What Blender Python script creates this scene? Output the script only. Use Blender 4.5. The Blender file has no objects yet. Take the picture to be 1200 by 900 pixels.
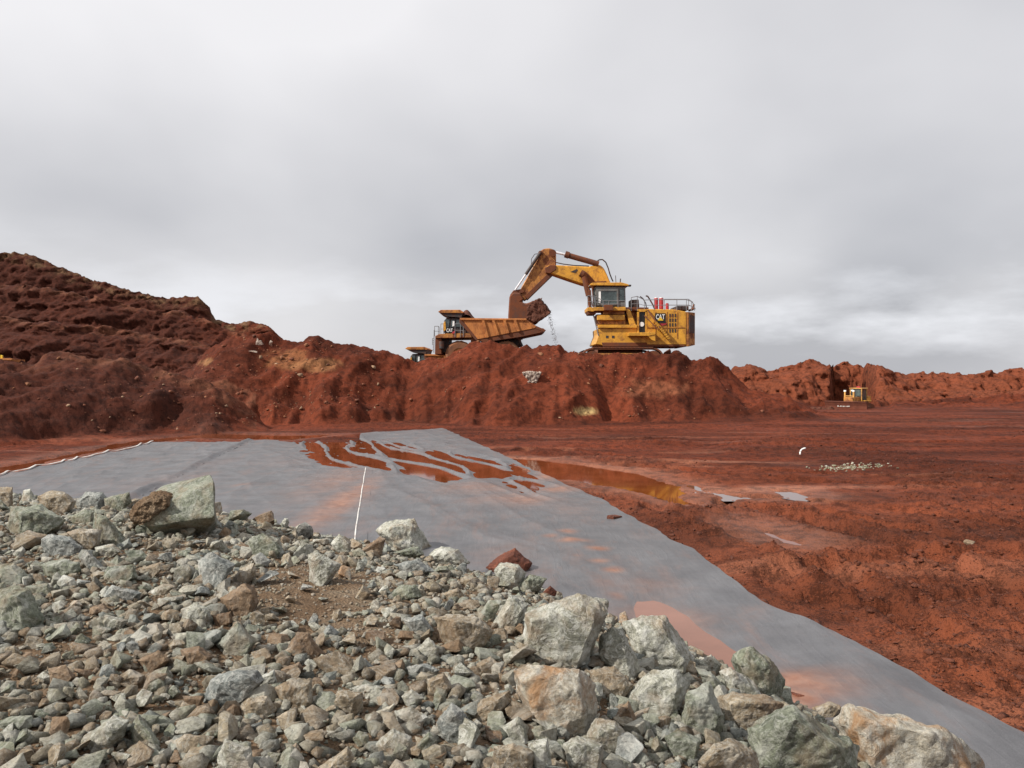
import bpy, bmesh, math, random
import numpy as np
from mathutils import Vector, Matrix, noise as mnoise
random.seed(7); RNG = np.random.default_rng(7)
R = math.radians
sc = bpy.context.scene
col = sc.collection

# ---------------------------------------------------------------- camera, sky, sun, exposure
F = 942.0; EYE = 3.7; HOR = 440.0            # focal length in photo pixels, eye height, horizon row
cd = bpy.data.cameras.new('camera'); cam = bpy.data.objects.new('camera', cd); col.objects.link(cam)
cd.sensor_width = 36; cd.lens = 36 * F / 1200; cd.clip_end = 8000; cd.clip_start = 0.05
cam.location = (0, 0, EYE); cam.rotation_euler = (R(90) - math.atan(10 / F), 0, 0)
sc.camera = cam
SUN_AZ = R(-114); SUN_EL = R(39)             # azimuth from +Y (straight ahead), towards the left and a little behind the camera
sdir = Vector((math.sin(SUN_AZ) * math.cos(SUN_EL), math.cos(SUN_AZ) * math.cos(SUN_EL), math.sin(SUN_EL)))
sl = bpy.data.lights.new('sun', 'SUN'); so = bpy.data.objects.new('sun', sl); col.objects.link(so)
sl.energy = 4.9; sl.angle = R(0.8); sl.color = (1.0, 0.94, 0.85)
so.rotation_euler = sdir.to_track_quat('Z', 'Y').to_euler(); so.location = (-30, -10, 40)

w = bpy.data.worlds.new('World'); sc.world = w; w.use_nodes = True
nt = w.node_tree; N = nt.nodes; L = nt.links; N.clear()
out = N.new('ShaderNodeOutputWorld'); bg = N.new('ShaderNodeBackground'); bg.inputs[1].default_value = 0.1
sky = N.new('ShaderNodeTexSky'); sky.sky_type = 'NISHITA'; sky.sun_disc = False
sky.sun_elevation = SUN_EL; sky.sun_rotation = SUN_AZ; sky.dust_density = 2.0
tc = N.new('ShaderNodeTexCoord'); sep = N.new('ShaderNodeSeparateXYZ'); L.new(tc.outputs['Generated'], sep.inputs[0])
def wmath(op, a, b=None, c=None, clamp=False):
    n = N.new('ShaderNodeMath'); n.operation = op; n.use_clamp = clamp
    for i, v in enumerate((a, b, c)):
        if v is None: continue
        if isinstance(v, (int, float)): n.inputs[i].default_value = v
        else: L.new(v, n.inputs[i])
    return n.outputs[0]
zz = wmath('MAXIMUM', sep.outputs[2], 0.0)
den = wmath('ADD', zz, 0.50)
cx_ = wmath('DIVIDE', sep.outputs[0], den); cy_ = wmath('DIVIDE', sep.outputs[1], den)
cmb = N.new('ShaderNodeCombineXYZ'); L.new(cx_, cmb.inputs[0]); L.new(cy_, cmb.inputs[1])
def wnoise(scale, detail, rough, dist, off):
    mp = N.new('ShaderNodeMapping'); mp.inputs['Location'].default_value = off; L.new(cmb.outputs[0], mp.inputs[0])
    n = N.new('ShaderNodeTexNoise'); n.inputs['Scale'].default_value = scale; n.inputs['Detail'].default_value = detail
    n.inputs['Roughness'].default_value = rough; n.inputs['Distortion'].default_value = dist
    L.new(mp.outputs[0], n.inputs[0]); return n.outputs[0]
n1 = wnoise(0.8, 3, 0.42, 0.1, (3.1, 1.7, 0)); n2 = wnoise(2.2, 4, 0.42, 0.1, (8.2, 4.1, 0))
mix = wmath('ADD', wmath('MULTIPLY', n1, 0.72), wmath('MULTIPLY', n2, 0.28))
# brighter towards the upper left, a darker grey band lower down
shade = wmath('ADD', wmath('ADD', mix, -0.02), wmath('MULTIPLY', sep.outputs[0], -0.14))
shade = wmath('ADD', shade, wmath('MULTIPLY', zz, 0.30))
cr = N.new('ShaderNodeValToRGB'); L.new(shade, cr.inputs[0])
e = cr.color_ramp.elements
e[0].position = 0.41; e[0].color = (4.5, 4.55, 4.85, 1); e[1].position = 0.66; e[1].color = (8.3, 8.2, 8.35, 1)
x = e.new(0.51); x.color = (6.0, 5.98, 6.2, 1)
# low white cloud bank near the horizon
ns = N.new('ShaderNodeTexNoise'); ns.inputs['Scale'].default_value = 3.2; ns.inputs['Detail'].default_value = 7; ns.inputs['Roughness'].default_value = 0.55
mp2 = N.new('ShaderNodeMapping'); mp2.inputs['Scale'].default_value = (1, 1, 3.2); mp2.inputs['Location'].default_value = (0.35, 0.2, 0.1)
L.new(tc.outputs['Generated'], mp2.inputs[0]); L.new(mp2.outputs[0], ns.inputs[0])
lowm = wmath('MULTIPLY', wmath('SUBTRACT', 1.0, wmath('MULTIPLY', wmath('ABSOLUTE', wmath('SUBTRACT', zz, 0.06)), 9.0), None, True), wmath('MULTIPLY', wmath('SUBTRACT', ns.outputs[0], 0.5), 7.0, None, True), None, True)
mx = N.new('ShaderNodeMix'); mx.data_type = 'RGBA'; L.new(wmath('MULTIPLY', lowm, 0.85), mx.inputs[0]); L.new(cr.outputs[0], mx.inputs[6]); mx.inputs[7].default_value = (8.2, 8.3, 8.7, 1)
mx2 = N.new('ShaderNodeMix'); mx2.data_type = 'RGBA'; mx2.inputs[0].default_value = 0.94; L.new(sky.outputs[0], mx2.inputs[6]); L.new(mx.outputs[2], mx2.inputs[7])
L.new(mx2.outputs[2], bg.inputs[0]); L.new(bg.outputs[0], out.inputs[0])
sc.view_settings.view_transform = 'Standard'; sc.view_settings.look = 'None'
sc.view_settings.exposure = 0.16; sc.view_settings.gamma = 1.0
sc.render.engine = 'CYCLES'

# ---------------------------------------------------------------- geometry helpers
def W(px, py, Y):                             # world point seen at a photo pixel, at distance Y ahead
    return Vector(((px - 600) / F * Y, Y, EYE + (HOR - py) / F * Y))
def G(px, py):                                # ground point (z = 0)
    Y = F * EYE / (py - HOR); return ((px - 600) / F * Y, Y)

_perm = RNG.permutation(4096)
_gr = RNG.uniform(0, 2 * np.pi, 4096); _gx = np.cos(_gr); _gy = np.sin(_gr)
def perlin(x, y, s=0):
    x = np.asarray(x, float) + s * 17.31; y = np.asarray(y, float) + s * 9.77
    xi = np.floor(x).astype(int); yi = np.floor(y).astype(int); fx = x - xi; fy = y - yi
    def g(a, b): return _perm[(_perm[(a) & 4095] + b) & 4095]
    def dot(a, b, dx, dy): h = g(a, b); return _gx[h] * dx + _gy[h] * dy
    u = fx ** 3 * (fx * (fx * 6 - 15) + 10); v = fy ** 3 * (fy * (fy * 6 - 15) + 10)
    a = dot(xi, yi, fx, fy); b = dot(xi + 1, yi, fx - 1, fy); c = dot(xi, yi + 1, fx, fy - 1); d = dot(xi + 1, yi + 1, fx - 1, fy - 1)
    return ((a + u * (b - a)) + v * ((c + u * (d - c)) - (a + u * (b - a)))) * 1.5
def fbm(x, y, o=4, s=0, g=0.5):
    t = 0; a = 1; f = 1; n = 0
    for i in range(o): t = t + a * perlin(x * f, y * f, s + i * 3); n += a; a *= g; f *= 2.03
    return t / n
def billow(x, y, o=4, s=0):
    t = 0; a = 1; f = 1; n = 0
    for i in range(o): t = t + a * np.abs(perlin(x * f, y * f, s + i * 3)); n += a; a *= .55; f *= 2.1
    return t / n
def sstep(a, b, x): t = np.clip((x - a) / (b - a), 0, 1); return t * t * (3 - 2 * t)
def sdist(X, Y, poly):                        # signed distance, positive inside
    X = np.asarray(X, float); Y = np.asarray(Y, float)
    d = np.full(X.shape, 1e9); ins = np.zeros(X.shape, bool); n = len(poly)
    for i in range(n):
        ax, ay = poly[i]; bx, by = poly[(i + 1) % n]; ex, ey = bx - ax, by - ay
        t = np.clip(((X - ax) * ex + (Y - ay) * ey) / (ex * ex + ey * ey + 1e-12), 0, 1)
        d = np.minimum(d, np.hypot(X - ax - t * ex, Y - ay - t * ey))
        c = ((ay > Y) != (by > Y)) & (X < (bx - ax) * (Y - ay) / ((by - ay) or 1e-12) + ax); ins ^= c
    return np.where(ins, d, -d)

def link(o, parent=None):
    col.objects.link(o)
    if parent: o.parent = parent
    return o
def tag(o, label=None, cat=None, group=None, kind=None):
    if label: o['label'] = label
    if cat: o['category'] = cat
    if group: o['group'] = group
    if kind: o['kind'] = kind
    return o
def grid_mesh(name, P, mat, attrs=None, smooth=True, flip=False):   # P: (rows, cols, 3)
    r, c = P.shape[:2]; me = bpy.data.meshes.new(name)
    i = np.arange(r * c).reshape(r, c)
    q = np.stack([i[:-1, :-1], i[:-1, 1:], i[1:, 1:], i[1:, :-1]], -1).reshape(-1, 4)
    if flip: q = q[:, ::-1]
    me.vertices.add(r * c); me.vertices.foreach_set('co', P.reshape(-1, 3).astype(np.float32).ravel())
    me.loops.add(q.size); me.loops.foreach_set('vertex_index', q.astype(np.int32).ravel())
    me.polygons.add(len(q)); me.polygons.foreach_set('loop_start', np.arange(0, q.size, 4, dtype=np.int32))
    me.update(calc_edges=True)
    me.polygons.foreach_set('use_smooth', np.full(len(q), smooth))
    for k, a in (attrs or {}).items():
        if a.ndim == 3:
            at = me.color_attributes.new(k, 'FLOAT_COLOR', 'POINT'); b = np.ones((r * c, 4), np.float32); b[:, :3] = a.reshape(-1, 3); at.data.foreach_set('color', b.ravel())
        else:
            at = me.attributes.new(k, 'FLOAT', 'POINT'); at.data.foreach_set('value', a.astype(np.float32).ravel())
    me.materials.append(mat); return bpy.data.objects.new(name, me)

# ---------------------------------------------------------------- materials
class NT:
    def __init__(s, name):
        s.m = bpy.data.materials.new(name); s.m.use_nodes = True; s.t = s.m.node_tree; s.t.nodes.clear()
        s.o = s.n('ShaderNodeOutputMaterial'); s.b = s.n('ShaderNodeBsdfPrincipled'); s.l(s.b.outputs[0], s.o.inputs[0])
        s.g = s.n('ShaderNodeNewGeometry')
    def n(s, t): return s.t.nodes.new(t)
    def l(s, a, b): s.t.links.new(a, b)
    def setv(s, inp, v):
        if hasattr(v, 'is_output') or isinstance(v, bpy.types.NodeSocket): s.l(v, inp)
        elif isinstance(v, (tuple, list)): inp.default_value = tuple(v) + ((1,) if len(v) == 3 and len(inp.default_value) == 4 else ())
        else: inp.default_value = v
    def noise(s, scale, detail=4, rough=.5, dist=0, vec=None, stretch=None, loc=None):
        v = vec or s.g.outputs['Position']
        if stretch or loc:
            mp = s.n('ShaderNodeMapping'); s.l(v, mp.inputs[0]); v = mp.outputs[0]
            if stretch: mp.inputs['Scale'].default_value = stretch
            if loc: mp.inputs['Location'].default_value = loc
        n = s.n('ShaderNodeTexNoise'); s.l(v, n.inputs['Vector']); n.inputs['Scale'].default_value = scale; n.inputs['Detail'].default_value = detail
        n.inputs['Roughness'].default_value = rough; n.inputs['Distortion'].default_value = dist; return n.outputs[0]
    def math(s, op, a, b=0, clamp=False):
        n = s.n('ShaderNodeMath'); n.operation = op; n.use_clamp = clamp; s.setv(n.inputs[0], a); s.setv(n.inputs[1], b); return n.outputs[0]
    def ramp(s, f, *st):
        n = s.n('ShaderNodeValToRGB'); s.l(f, n.inputs[0]); el = n.color_ramp.elements
        while len(el) < len(st): el.new(0.5)
        for e_, (p, c) in zip(el, st): e_.position = p; e_.color = tuple(c) + (1,) if isinstance(c, (tuple, list)) else (c, c, c, 1)
        return n.outputs[0]
    def mix(s, f, a, b, mode='MIX'):
        n = s.n('ShaderNodeMix'); n.data_type = 'RGBA'; n.blend_type = mode; s.setv(n.inputs[0], f); s.setv(n.inputs[6], a); s.setv(n.inputs[7], b); return n.outputs[2]
    def attr(s, name, out='Fac'):
        n = s.n('ShaderNodeAttribute'); n.attribute_name = name; return n.outputs[out]
    def bump(s, h, dist=.02, strength=1.0, prev=None):
        n = s.n('ShaderNodeBump'); n.inputs['Distance'].default_value = dist; n.inputs['Strength'].default_value = strength; s.l(h, n.inputs['Height'])
        if prev: s.l(prev, n.inputs['Normal'])
        return n.outputs[0]
    def done(s, colr, rough=.8, normal=None, metal=0, spec=.5):
        s.setv(s.b.inputs['Base Color'], colr); s.setv(s.b.inputs['Roughness'], rough); s.setv(s.b.inputs['Metallic'], metal)
        s.setv(s.b.inputs['Specular IOR Level'], spec)
        if normal: s.l(normal, s.b.inputs['Normal'])
        return s.m

def mat_mud():
    s = NT('red_mud'); c = s.attr('tint', 'Color'); wet = s.attr('wet')
    n = s.noise(2.2, 9, .65); n2 = s.noise(23, 6, .65)
    k = s.math('ADD', s.math('MULTIPLY', n, 1.1), s.math('MULTIPLY', n2, .9))
    c = s.mix(1.0, c, s.ramp(k, (.62, .45), (.95, .95), (1.35, 1.6)), 'MULTIPLY')
    sp = s.ramp(s.noise(9, 5, .7, loc=(5, 2, 1)), (.66, 0.0), (.74, 1.0))
    c = s.mix(s.math('MULTIPLY', sp, .3), c, (.34, .17, .09))
    b = s.bump(s.noise(1.6, 8, .62), .16, .8); b = s.bump(s.noise(11, 7, .7), .055, .95, b)
    vo = s.n('ShaderNodeTexVoronoi'); vo.inputs['Scale'].default_value = 26; s.l(s.g.outputs['Position'], vo.inputs[0])
    b = s.bump(vo.outputs['Distance'], .018, .6, b)
    r = s.math('SUBTRACT', .92, s.math('MULTIPLY', wet, .42))
    return s.done(c, r, b, spec=.14)
def mat_gravel():
    s = NT('brown_gravel'); n = s.noise(3, 6, .6)
    c = s.ramp(n, (.3, (.10, .058, .030)), (.5, (.16, .105, .062)), (.7, (.21, .16, .11)))  # base tones darkened to read as shade between the stones
    c = s.mix(1.0, c, s.ramp(s.noise(60, 4, .7), (.3, .5), (.7, 1.4)), 'MULTIPLY')
    vo = s.n('ShaderNodeTexVoronoi'); vo.inputs['Scale'].default_value = 45; s.l(s.g.outputs['Position'], vo.inputs[0])
    b = s.bump(vo.outputs['Distance'], .015, 1.0); b = s.bump(s.noise(25, 6, .7), .03, .8, b)
    return s.done(c, .9, b, spec=.25)
def mat_rock(name, a, b_, c_, vein=.35, dirt=.4, attr=False, dcol=(.25, .165, .095)):
    s = NT(name)
    base = s.ramp(s.noise(5, 8, .62, .4), (.32, a), (.5, b_), (.68, c_))
    if attr: base = s.mix(.8, base, s.attr('tint', 'Color'))
    base = s.mix(1.0, base, s.ramp(s.noise(38, 6, .7), (.3, .5), (.5, 1.0), (.7, 1.45)), 'MULTIPLY')
    v = s.ramp(s.noise(7, 9, .72, 1.6, loc=(3, 1, 2)), (.47, 0.0), (.5, 1.0), (.535, 0.0))
    v2 = s.ramp(s.noise(4, 8, .7, .8, loc=(7, 5, 9)), (.53, 0.0), (.62, 1.0))
    vv = s.math('MAXIMUM', s.math('MULTIPLY', v, vein), s.math('MULTIPLY', v2, vein))
    base = s.mix(vv, base, (.62, .62, .57))
    d = s.ramp(s.noise(3.2, 7, .65, .5, loc=(1, 8, 4)), (.48, 0.0), (.63, 1.0))
    base = s.mix(s.math('MULTIPLY', d, dirt), base, dcol)
    bb = s.bump(s.noise(8, 10, .66, .6), .10, .75); bb = s.bump(s.noise(60, 6, .72), .012, .8, bb)
    return s.done(base, .78, bb, spec=.35)
def mat_fabric():
    s = NT('grey_geotextile'); si = s.attr('silt')
    c = s.ramp(s.noise(.9, 6, .6), (.3, (.080, .080, .086)), (.7, (.126, .125, .132)))
    wv = s.noise(3, 5, .6, stretch=(6, .5, 1)); c = s.mix(1, c, s.ramp(wv, (.3, .88), (.7, 1.10)), 'MULTIPLY'); c = s.mix(1, c, s.ramp(s.noise(90, 3, .6), (.3, .8), (.7, 1.2)), 'MULTIPLY')
    sn = s.noise(2.6, 8, .66); f = s.math('MULTIPLY', s.math('ADD', s.math('MULTIPLY', si, 1.5), s.math('SUBTRACT', s.math('MULTIPLY', sn, 1.6), 1.0)), si, True)
    st = s.ramp(s.noise(1.0, 9, .72, .6, loc=(9, 4, 0), stretch=(1.6, .45, 1)), (.5, 0.0), (.66, 1.0))
    f = s.math('MAXIMUM', f, s.math('MULTIPLY', st, .22), True)
    c = s.mix(f, c, s.ramp(s.noise(4, 5, .6), (.35, (.20, .085, .05)), (.65, (.29, .15, .10))))
    b = s.bump(s.ramp(s.noise(1.0, 5, .55, .6, stretch=(2.6, .5, 1)), (.46, 0.0), (.5, 1.0), (.54, 0.0)), .012, .2); b = s.bump(s.noise(.9, 3, .5, stretch=(2.0, .6, 1)), .03, .4, b); b = s.bump(s.noise(14, 5, .6), .006, .5, b); b = s.bump(s.noise(160, 2, .5), .002, .5, b)
    return s.done(c, s.ramp(s.noise(1.1, 5, .6), (.35, .36), (.7, .62)), b, spec=.5)
def mat_water(name, c1, c2, rough=.04):
    s = NT(name); c = s.ramp(s.noise(.7, 6, .6), (.35, c1), (.65, c2))
    b = s.bump(s.noise(1.6, 2, .5, stretch=(1, .4, 1)), .004, .12)
    return s.done(c, rough, b, spec=.5)
def mat_paint(name, c, dirt=.5, rough=.45, dcol=(.16, .05, .02), metal=0):
    s = NT(name)
    co = s.mix(1, c, s.ramp(s.noise(1.3, 5, .6), (.3, .75), (.7, 1.15)), 'MULTIPLY')
    d = s.ramp(s.noise(1.7, 9, .72, .5), (.62 - .3 * dirt, 0.0), (.80 - .3 * dirt, 1.0))
    st = s.ramp(s.noise(3.2, 8, .7, .3, stretch=(2.5, 2.5, .35), loc=(4, 2, 8)), (.62 - .2 * dirt, 0.0), (.78 - .2 * dirt, 1.0))
    dd = s.math('MULTIPLY', s.math('MAXIMUM', d, s.math('MULTIPLY', st, .7)), min(1, .35 + dirt))
    co = s.mix(dd, co, dcol)
    return s.done(co, s.math('ADD', s.math('MULTIPLY', dd, .4), rough, True), s.bump(s.noise(12, 5, .6), .01, .35), metal)
M = {}
M['mud'] = mat_mud(); M['gravel'] = mat_gravel(); M['fabric'] = mat_fabric()
M['water'] = mat_water('muddy_red_water', (.135, .032, .009), (.19, .050, .016))
M['water_pink'] = mat_water('silty_pink_water', (.175, .066, .033), (.245, .10, .056), .10)
M['water_thin'] = mat_water('clear_shallow_water', (.10, .05, .035), (.15, .07, .05), .02)
M['yellow'] = mat_paint('yellow_paint', (.66, .325, .035), .46)
M['dirty_yellow'] = mat_paint('mud_stained_yellow_paint', (.56, .24, .045), .72)
M['tray'] = mat_paint('mud_coated_tray_steel', (.50, .185, .045), .55, .7, (.19, .062, .025))
M['blademud'] = mat_paint('mud_caked_blade', (.13, .036, .018), .6, .9, (.08, .022, .012))
M['pale_yellow'] = mat_paint('bright_yellow_rail_paint', (.62, .34, .09), .5)
M['dark'] = mat_paint('dark_steel', (.035, .03, .03), .45, .6)
M['mudsteel'] = mat_paint('mud_covered_steel', (.10, .042, .027), .8, .8)
M['grey'] = mat_paint('grey_cab_steel', (.16, .16, .15), .25, .5)
M['chrome'] = mat_paint('chrome_rod', (.75, .75, .78), .05, .2)
M['rail'] = mat_paint('grey_rail_steel', (.20, .20, .21), .2, .5)
M['redpaint'] = mat_paint('red_cylinder_paint', (.42, .035, .04), .2, .4)
M['white'] = mat_paint('white_paint', (.82, .82, .80), .08, .5)
M['black'] = mat_paint('black_plate', (.015, .015, .015), .05, .4)
M['decal'] = mat_paint('decal_yellow', (.85, .55, .03), .05, .5)
M['hem'] = mat_paint('white_hem_tape', (.62, .60, .57), .35, .8)
M['rubber'] = mat_paint('mud_caked_tyre', (.20, .09, .05), .7, .9, (.24, .10, .045))
def mat_glass():
    s = NT('tinted_cab_glass'); return s.done(s.ramp(s.noise(1.5, 3), (.35, (.02, .03, .03)), (.65, (.09, .12, .12))), .08, spec=.8)
M['glass'] = mat_glass()
ROCK = {
 'green': mat_rock('grey_green_rock', (.095, .108, .078), (.17, .185, .135), (.26, .275, .21), .42, .45),
 'pale': mat_rock('pale_grey_rock', (.19, .19, .15), (.295, .295, .24), (.43, .425, .36), .85, .55),
 'blue': mat_rock('blue_grey_rock', (.10, .112, .11), (.19, .205, .195), (.30, .31, .29), .6, .2),
 'tan': mat_rock('tan_rock', (.17, .13, .085), (.27, .215, .145), (.38, .32, .235), .45, .5),
 'brown': mat_rock('brown_rock', (.11, .065, .036), (.19, .125, .075), (.28, .20, .13), .15, .5),
 'rust': mat_rock('rust_streaked_rock', (.29, .27, .22), (.38, .34, .27), (.45, .42, .34), .6, .8, False, (.34, .175, .07)),
 'red': mat_rock('red_laterite_rock', (.07, .022, .013), (.13, .04, .022), (.19, .065, .036), .0, .0),
 'white': mat_rock('white_rock', (.24, .165, .13), (.33, .25, .20), (.46, .38, .32), .35, .3)}
M['rubble'] = mat_rock('mixed_rubble_stone', (.17, .16, .12), (.28, .26, .2), (.40, .38, .31), .3, .3, True)
M['clod'] = mat_rock('red_mud_clod', (.06, .019, .01), (.09, .028, .014), (.14, .05, .028), 0, 0)
M['clod2'] = mat_rock('red_mud_lump', (.12, .035, .018), (.16, .05, .024), (.2, .07, .035), 0, 0, True)

# ---------------------------------------------------------------- the ground
def curve(pts):
    a = np.array(pts, float); return lambda p: np.interp(p, a[:, 0], a[:, 1])
cA = curve([(150,470),(215,440),(240,412),(262,397),(290,391),(325,394),(345,392),(366,389),(385,395),(400,400),(430,404),(445,411),(460,417),(475,423),(485,423),(502,417),(523,414),(530,410),(543,407),(560,402),(575,403),(600,406),(625,407),(650,404),(668,408),(690,411),(720,413),(745,416),(765,413),(776,412),(781,411),(787,414),(793,414),(802,418),(820,420),(840,424),(855,431),(870,443),(900,459),(950,474),(1000,484),(1100,490)])
fA = curve([(150,54),(215,53.6),(300,58),(400,61),(600,61),(700,61),(1000,60)])
cB = curve([(-300,398),(0,416),(40,421),(60,416),(77,413),(95,415),(126,419),(172,428),(215,436),(250,450),(280,474),(320,505),(360,520)])
fB = curve([(-300,41),(0,43),(153,49),(230,52),(360,55)])
cC1 = curve([(-300,280),(0,295),(30,299),(60,311),(100,325),(130,333),(150,337),(170,343),(195,350),(211,348),(234,349),(245,357),(252,373),(264,377),(276,380),(293,375),(314,380),(324,391),(350,415),(400,445),(500,470)])
cC2 = curve([(-300,310),(0,330),(77,341),(126,353),(170,362),(215,364),(253,378),(290,396),(330,425),(400,460)])
cC3 = curve([(-300,356),(0,370),(57,378),(126,385),(180,391),(226,399),(255,415),(300,440),(380,470)])
cD1 = curve([(820,480),(845,450),(860,433),(879,427),(900,433),(933,427),(950,421),(971,427),(992,421),(1017,425),(1037,431),(1052,441),(1080,455),(1110,467),(1150,476),(1200,480)])
cE = curve([(780,486),(870,469),(940,471),(957,482),(1036,482),(1050,468),(1120,465),(1200,463),(1600,455)])
cD2 = curve([(1000,445),(1040,436),(1054,438),(1087,438),(1121,438),(1142,438),(1167,437),(1183,433),(1200,434),(1300,428),(1600,415)])
PUD = {
 'sheet': [G(*p) for p in [(340,516),(400,513),(455,516),(490,524),(540,532),(590,540),(622,548),(645,565),(638,587),(600,579),(575,562),(520,567),(470,557),(430,549),(400,549),(366,550)]],
 'mud': [G(*p) for p in [(590,536),(640,539),(670,542),(760,556),(798,570),(814,592),(786,590),(766,581),(720,573),(670,563),(642,560),(618,552)]],
 'silver1': [G(*p) for p in [(900,574),(925,574),(955,581),(940,586),(912,580)]],
 'silver2': [G(*p) for p in [(836,577),(862,579),(884,585),(850,585)]],
 'silver3': [G(*p) for p in [(796,565),(812,567),(832,576),(816,574)]],
 'brown': [G(*p) for p in [(880,616),(905,622),(948,636),(935,641),(896,629)]],
 'left': [G(*p) for p in [(-80,560),(60,535),(160,515),(250,507),(330,509),(400,509),(340,516),(230,514),(160,521),(60,541),(-60,575)]],
}
POOL2 = [G(*p) for p in [(733,703),(770,699),(800,711),(850,743),(882,772),(876,800),(800,800),(740,745)]]
FR = curve([(3, 6.6), (6,5.75),(8.12,5.18),(8.94,4.95),(10.04,4.81),(11.3,4.56),(12.3,4.24),(12.8,4.07),(14.3,3.92),(16.5,3.8),(19.7,3.22),(23.2,2.66),(28.8,1.41),(37.1,-.51),(46,-2.6),(55.3,-4.76),(60,-6)])   # right edge of the sheeting, X by Y
_lx = np.array([[5,-16.5],[29.3,-18.7],[34,-18.9],[39.6,-19.1],[43,-19.3]]); FL = lambda y: np.interp(y, _lx[:,0], _lx[:,1])
SHEETPOLY = [(FL(5)+.2,5)] + [(FL(y)+.25,y) for y in (20,29.3,34,39.6,42.6)] + [(-14.7,44.2),(-9,44.4),(-8.6,46),(-10,50),(-4.9,54.3)] + [(float(FR(y))-.25,y) for y in (46,37.1,28.8,23.2,19.7,16.5,14.3,12.5,11.3,10,9,8.1,6,4)]
TOE = [(6,-6),(4.5,3),(4.15,5.5),(3.7,7.4),(2.95,9.0),(1.95,10.5),(.4,12.2),(-3,15),(-9,17.5),(-20,19),(-26,8),(-20,-6)]

TRACKS = [[G(*p) for p in L_] for L_ in ([(640,530),(760,545),(900,556),(1060,566),(1260,572)], [(820,600),(900,618),(1010,655),(1120,705),(1260,780)], [(900,590),(1000,600),(1120,622),(1280,655)], [(620,514),(800,520),(1000,522),(1250,520)], [(1000,690),(1100,680),(1200,672),(1300,668)])]
def undul(X, Y): return 0.03 + 0.025 * fbm(X * .25, Y * .25, 2, 5)
def ridge(X, Y, px, crest, Yc, Yf, power, nz, seed, back=.25, floor_back=0.0, gul=1.0, spur=2.0):
    wob = fbm(X * .09, Y * .05, 3, seed) * 3.0 * nz + perlin(X * .7, Y * .12, seed + 2) * .8 * nz * gul
    if seed == 121: wob = wob + 9 * sstep(972, 978, px) * (1 - sstep(1008, 1030, px))
    Yc_ = Yc + wob; Yf_ = Yf + wob * 1.4 + fbm(X * .16 + .3 * fbm(X * .1, Y * .1, 2, 1), Y * .03, 4, seed + 5) * spur
    zc = EYE + (HOR - crest(px + 0 * X)) * Yc / F
    zc = zc + (fbm(X * 1.2, Y * 1.2, 3, seed + 7) * .22 * nz)
    t = np.clip((Y - Yf_) / np.maximum(Yc_ - Yf_, 1), 0, 1)
    z = zc * t ** power
    bk = np.maximum(zc - (Y - Yc_) * back, floor_back)
    z = np.where(t <= 0, -9.0, z)
    return np.where(Y > Yc_, np.where(zc > 0, bk, zc), z), t
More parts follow.
